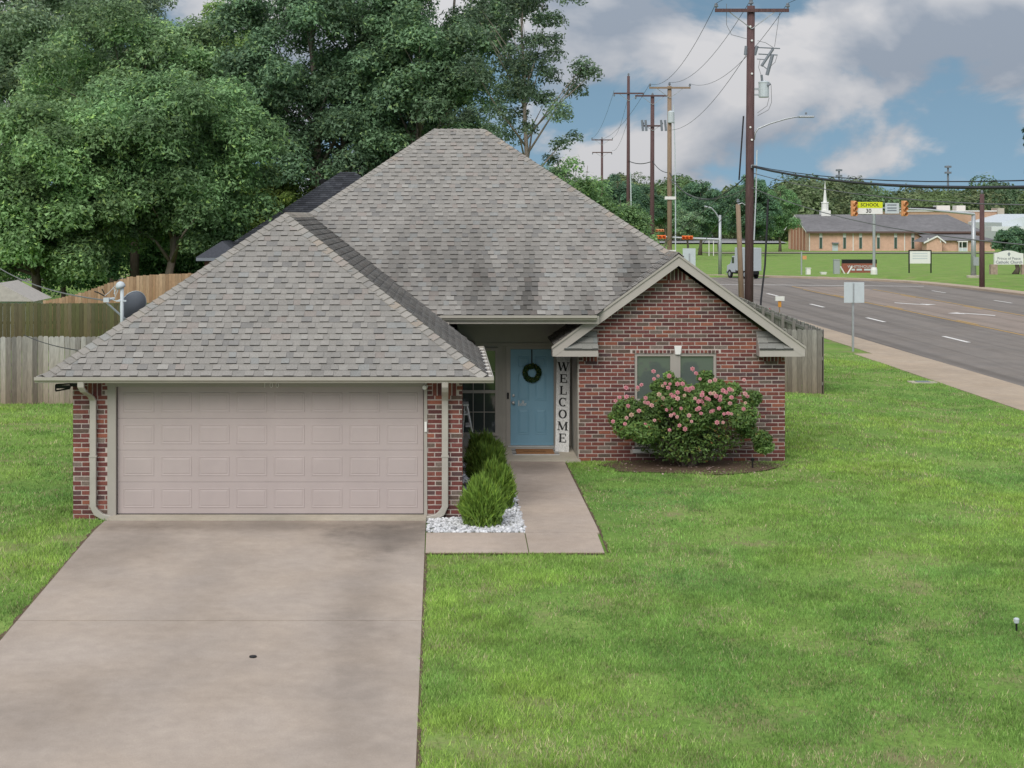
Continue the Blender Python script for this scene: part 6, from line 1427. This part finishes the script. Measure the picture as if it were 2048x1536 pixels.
# white notice board on black posts
Yn = 178.0; z0 = float(T(50, Yn)); q = at(1840, 549, Yn); nbd = thing('notice_board', (q.x, Yn, z0), 'white notice board in a black frame on two posts before the church', 'sign')
a1, a2 = at(1817, 501, Yn), at(1863, 527, Yn)
MB().box(a1.x + .12, a2.x - .12, Yn - .03, Yn + .03, a2.z, a1.z - .06).build('board', M_cwhite, nbd); MB().box(a1.x, a2.x, Yn - .05, Yn + .05, a1.z - .06, a1.z + .05).build('top_rail', M_black, nbd)
for x in (a1.x, a2.x - .12): MB().box(x, x + .12, Yn - .06, Yn + .06, z0 - .2, a1.z - .06).build('post', M_black, nbd)
for yq in (507, 512, 517): q = at(1840, yq, Yn - .04); MB().box(q.x - .8, q.x + .8, Yn - .036, Yn - .031, q.z - .05, q.z + .05).build('print_line', M_lgrey, nbd)
# church sign on stone piers, right edge
Yk = 150.0; z0 = float(T(52, Yk)); xa, xb = (1989 - PX) * Yk / F, (2047 - PX) * Yk / F; cs = thing('church_sign', ((xa + xb) / 2, Yk, z0), 'white arched Catholic Church sign on stone piers beside the road', 'sign')
zt, zs, zp = zz(501, Yk), zz(507, Yk), zz(529, Yk)
mb = MB(); arch = [(xa, Yk, zp), (xb, Yk, zp), (xb, Yk, zs)] + [(xb + (xa - xb) * (.15 + .7 * k / 8), Yk, zs + (zt - zs) * math.sin(math.pi * (k + .6) / 9.2)) for k in range(9)] + [(xa, Yk, zs)]
mb.prism(arch[::-1], (0, .25, 0)); mb.build('sign_panel', M_cwhite, cs)
text_mesh('Prince of Peace', .34, M_dish, 'lettering', cs, ((xa + xb) / 2, Yk - .01, zz(517, Yk)), ext=.004); text_mesh('Catholic Church', .36, M_dish, 'lettering', cs, ((xa + xb) / 2, Yk - .01, zz(524.5, Yk)), ext=.004, bold=.006)
MB().box((xa + xb) / 2 - .06, (xa + xb) / 2 + .06, Yk - .01, Yk, zz(512, Yk), zz(505, Yk)).build('cross', M_dish, cs); MB().box((xa + xb) / 2 - .15, (xa + xb) / 2 + .15, Yk - .012, Yk - .002, zz(508.5, Yk), zz(507.2, Yk)).build('cross_bar', M_dish, cs)
for x in (xa - .35, xb - .15): MB().box(x, x + .6, Yk - .1, Yk + .4, z0 - .2, zp).build('stone_pier', pm('pier_stone', (.34, .26, .21), .9, amt=.3, scale=5), cs)
# cabinets and markers by the far kerb
Yx = 146.0
def small(name, x0, x1, y0, y1, Y, m, label, cat): 
    a, b_ = at(x0, y0, Y), at(x1, y1, Y); zq = float(T(a.x, Y)); t = thing(name, ((a.x + b_.x) / 2, Y, zq), label, cat); bevel(MB().box(a.x, b_.x, Y, Y + .5, min(zq - .05, b_.z), a.z).build('cabinet_body', m, t), .03); MB().box(a.x - .04, b_.x + .04, Y - .04, Y + .54, a.z, a.z + .05).build('cabinet_lid', m, t); return t
t = small('signal_cabinet', 1668.5, 1680, 520, 549, 158, M_steel, 'tall grey traffic signal cabinet left of the brick sign', 'cabinet')
small('utility_box', 1613.5, 1621.5, 537, 551, 150, M_white, 'small white utility pedestal standing on the far grass verge', 'utility box')
small('utility_box', 1643, 1653, 545.5, 549.5, 152, M_white, 'low flat white utility box on the far verge left of the grey cabinet', 'utility box')
q = at(1603, 553, 145); zq = float(T(q.x, 145)); t = thing('stop_sign_post', (q.x, 145, zq), 'thin pale post with a small orange plate on the far verge', 'post'); MB().tube([(q.x, 145, zq - .1), (q.x, 145, zz(503, 145))], .07, 8).build('post', M_steel, t); q2 = at(1608.5, 515, 145); MB().box(q2.x - .16, q2.x + .18, 144.9, 144.92, q2.z - .16, q2.z + .16).build('plate', M_sig, t)
for x0_, x1_, y1_ in ((1681, 1692, 553), (1704, 1695, 548)):
    a, b_ = at(x0_, 533, 160), at(x1_, y1_, 160); zq = float(T(b_.x, 160)); t = MB().tube([(a.x, 160, a.z), (b_.x, 160, min(b_.z, zq))], .07, 6).build('guy_guard', M_white); tag(t, 'slanting white guy wire guard beside the brick sign' + (' nearer the grey cabinet' if x0_ == 1681 else ' in front of its bricks'), 'guy guard')

# ------------------------------------------------------------------ distant trees
M_leafd = M_leaf
FT = 'trees in the park across the junction'
def ftree(xpx, Y, ytop, ybase_crown, wpx, label, c, seed, nl=9000, trunk=True, L=None, nc=46):
    X = (xpx - PX) * Y / F; z0 = float(T(X, Y)); h = zz(ytop, Y) - z0; cz0 = max(.4, zz(ybase_crown, Y) - z0); r = wpx * Y / F / 2
    return tree('park_tree', X, Y, label, h, r, cz0, c, seed, nc, nl, L or max(.32, r * .085), max(.25, r * .06), rclump=r * .27, group=FT, limbs=8, tonevar=.3)
ftree(1505, 330, 342, 485, 130, 'large dark oak with a visible trunk directly behind the big wooden pole', (.075, .135, .06), 51, 16000)
ftree(1400, 345, 362, 480, 120, 'dark rounded tree behind the curved street light', (.082, .145, .066), 52, 13000)
ftree(1330, 300, 392, 470, 90, 'mid green tree behind the tan pole', (.105, .18, .07), 53, 10000)
ftree(1285, 270, 372, 470, 100, 'dark green tree between the two left dark poles', (.075, .135, .062), 54, 12000)
ftree(1235, 260, 350, 470, 110, 'tall dark tree beyond the feathery shrubs', (.07, .125, .06), 55, 12000)
ftree(1375, 280, 420, 478, 70, 'low pale green tree under the dark rounded tree', (.15, .22, .10), 56, 8000)
ftree(1440, 420, 388, 478, 110, 'bright green tree in the gap left of the big pole', (.12, .205, .07), 57, 9000)
ftree(1560, 420, 372, 480, 90, 'bright green tree just left of the church end wall', (.115, .20, .068), 58, 9000)
ftree(2030, 155, 455, 520, 110, 'dark evergreen behind the white arched church sign', (.065, .12, .05), 59, 12000, L=.3)
ftree(2078, 120, 190, 470, 70, 'dark conifer edge at the right margin of the view', (.05, .085, .045), 60, 9000, L=.3)
# the far wood: one mass of crowns
rg = np.random.default_rng(77); Vs, Fs, Cs_ = [], [], []; off = 0
for k in range(330):
    Y = rg.uniform(520, 900); xp = rg.uniform(1080, 2150); X = (xp - PX) * Y / F
    if 540 < Y < 640 and 1530 < xp < 1600 and False: continue
    yt = 372 + 14 * math.sin(xp / 55) + 8 * math.sin(xp / 19 + 2) + rg.uniform(-10, 26) + (10 if xp > 1830 else 0) + (Y - 700) * -.012
    zt_ = CH - (yt - PY) * Y / F; r = rg.uniform(6, 11); n = 1150; z0 = float(T(X, Y))
    q = sph(n, rg); lump = .72 + .55 * fbm(q[:, 0] * 3.0 + k, q[:, 1] * 3.0 + q[:, 2] * 2.8, k, 4); rz_ = min((zt_ - z0) / 2, 9) * 1.05
    C = q * lump[:, None] * np.array([r, r, rz_]) + np.array([X, Y, zt_ - rz_]); tone = np.array([.125, .19, .085]) * rg.uniform(.65, 1.45) * np.array([rg.uniform(.85, 1.25), 1, rg.uniform(.8, 1.1)])
    V, Fq, Cc = leaves_np(C, q + np.array([0, 0, .5]), 1.2, .9, tone * rg.uniform(.6, 1.4, (n, 1)), rg, .4); Vs.append(V); Fs.append(Fq + off); Cs_.append(Cc); off += len(V)
fw = np_mesh('far_wood', np.concatenate(Vs), np.concatenate(Fs), M_leafd, np.concatenate(Cs_)); tag(fw, 'far wooded ridge of mixed green trees behind the church', 'wood', kind='stuff')
# communication masts on the ridge
for x, y0_, Y, nm in ((1896, 331, 900, 'distant lattice radio mast with a wide top above the trees'), (1678, 338, 950, 'faint distant radio mast above the trees left of the first mast')):
    q = at(x, y0_, Y); t = thing('radio_mast', (q.x, Y, float(T(q.x, Y))), nm, 'radio mast', 'masts on the ridge'); MB().tube([(q.x, Y, -2), (q.x, Y, q.z)], [.9, .45], 6).build('mast', M_dish, t)
    for dz in (0, -3.2): MB().lathe((q.x, Y, q.z + dz - 1.2), [(1.9, 0), (1.9, 1.0), (.4, 1.1)], 8).build('antenna_ring', M_dish, t)

# bare soil along the edges of the concrete
def edge_strip(pts, w):
    mb = MB()
    for (a, b) in zip(pts[:-1], pts[1:]):
        n = max(2, int(math.dist(a, b) / .12)); dx, dy = (b[0] - a[0]) / n, (b[1] - a[1]) / n; L = math.hypot(dx, dy); px_, py_ = dy / L, -dx / L
        prev = None
        for i in range(n + 1):
            x, y = a[0] + dx * i, a[1] + dy * i; ww_ = w * random.uniform(.25, 1.2); q = [(x, y, float(T(x, y)) + .026), (x + px_ * ww_, y + py_ * ww_, float(T(x + px_ * ww_, y)) + .018)]
            if prev: mb.add([prev[0], prev[1], q[1], q[0]], [(0, 1, 2, 3)])
            prev = q
    tag(mb.build('soil_edge', M_mulch), kind='structure')
edge_strip([(-.253, 14.6), (-.253, 24.13)][::-1][::-1], .05); edge_strip([(-.24, 24.14), (2.36, 24.14)], .04); edge_strip([(2.405, 24.2), (2.405, 32.5)], .045); edge_strip([(-5.335, 26.2), (-5.335, 14.6)], .06)
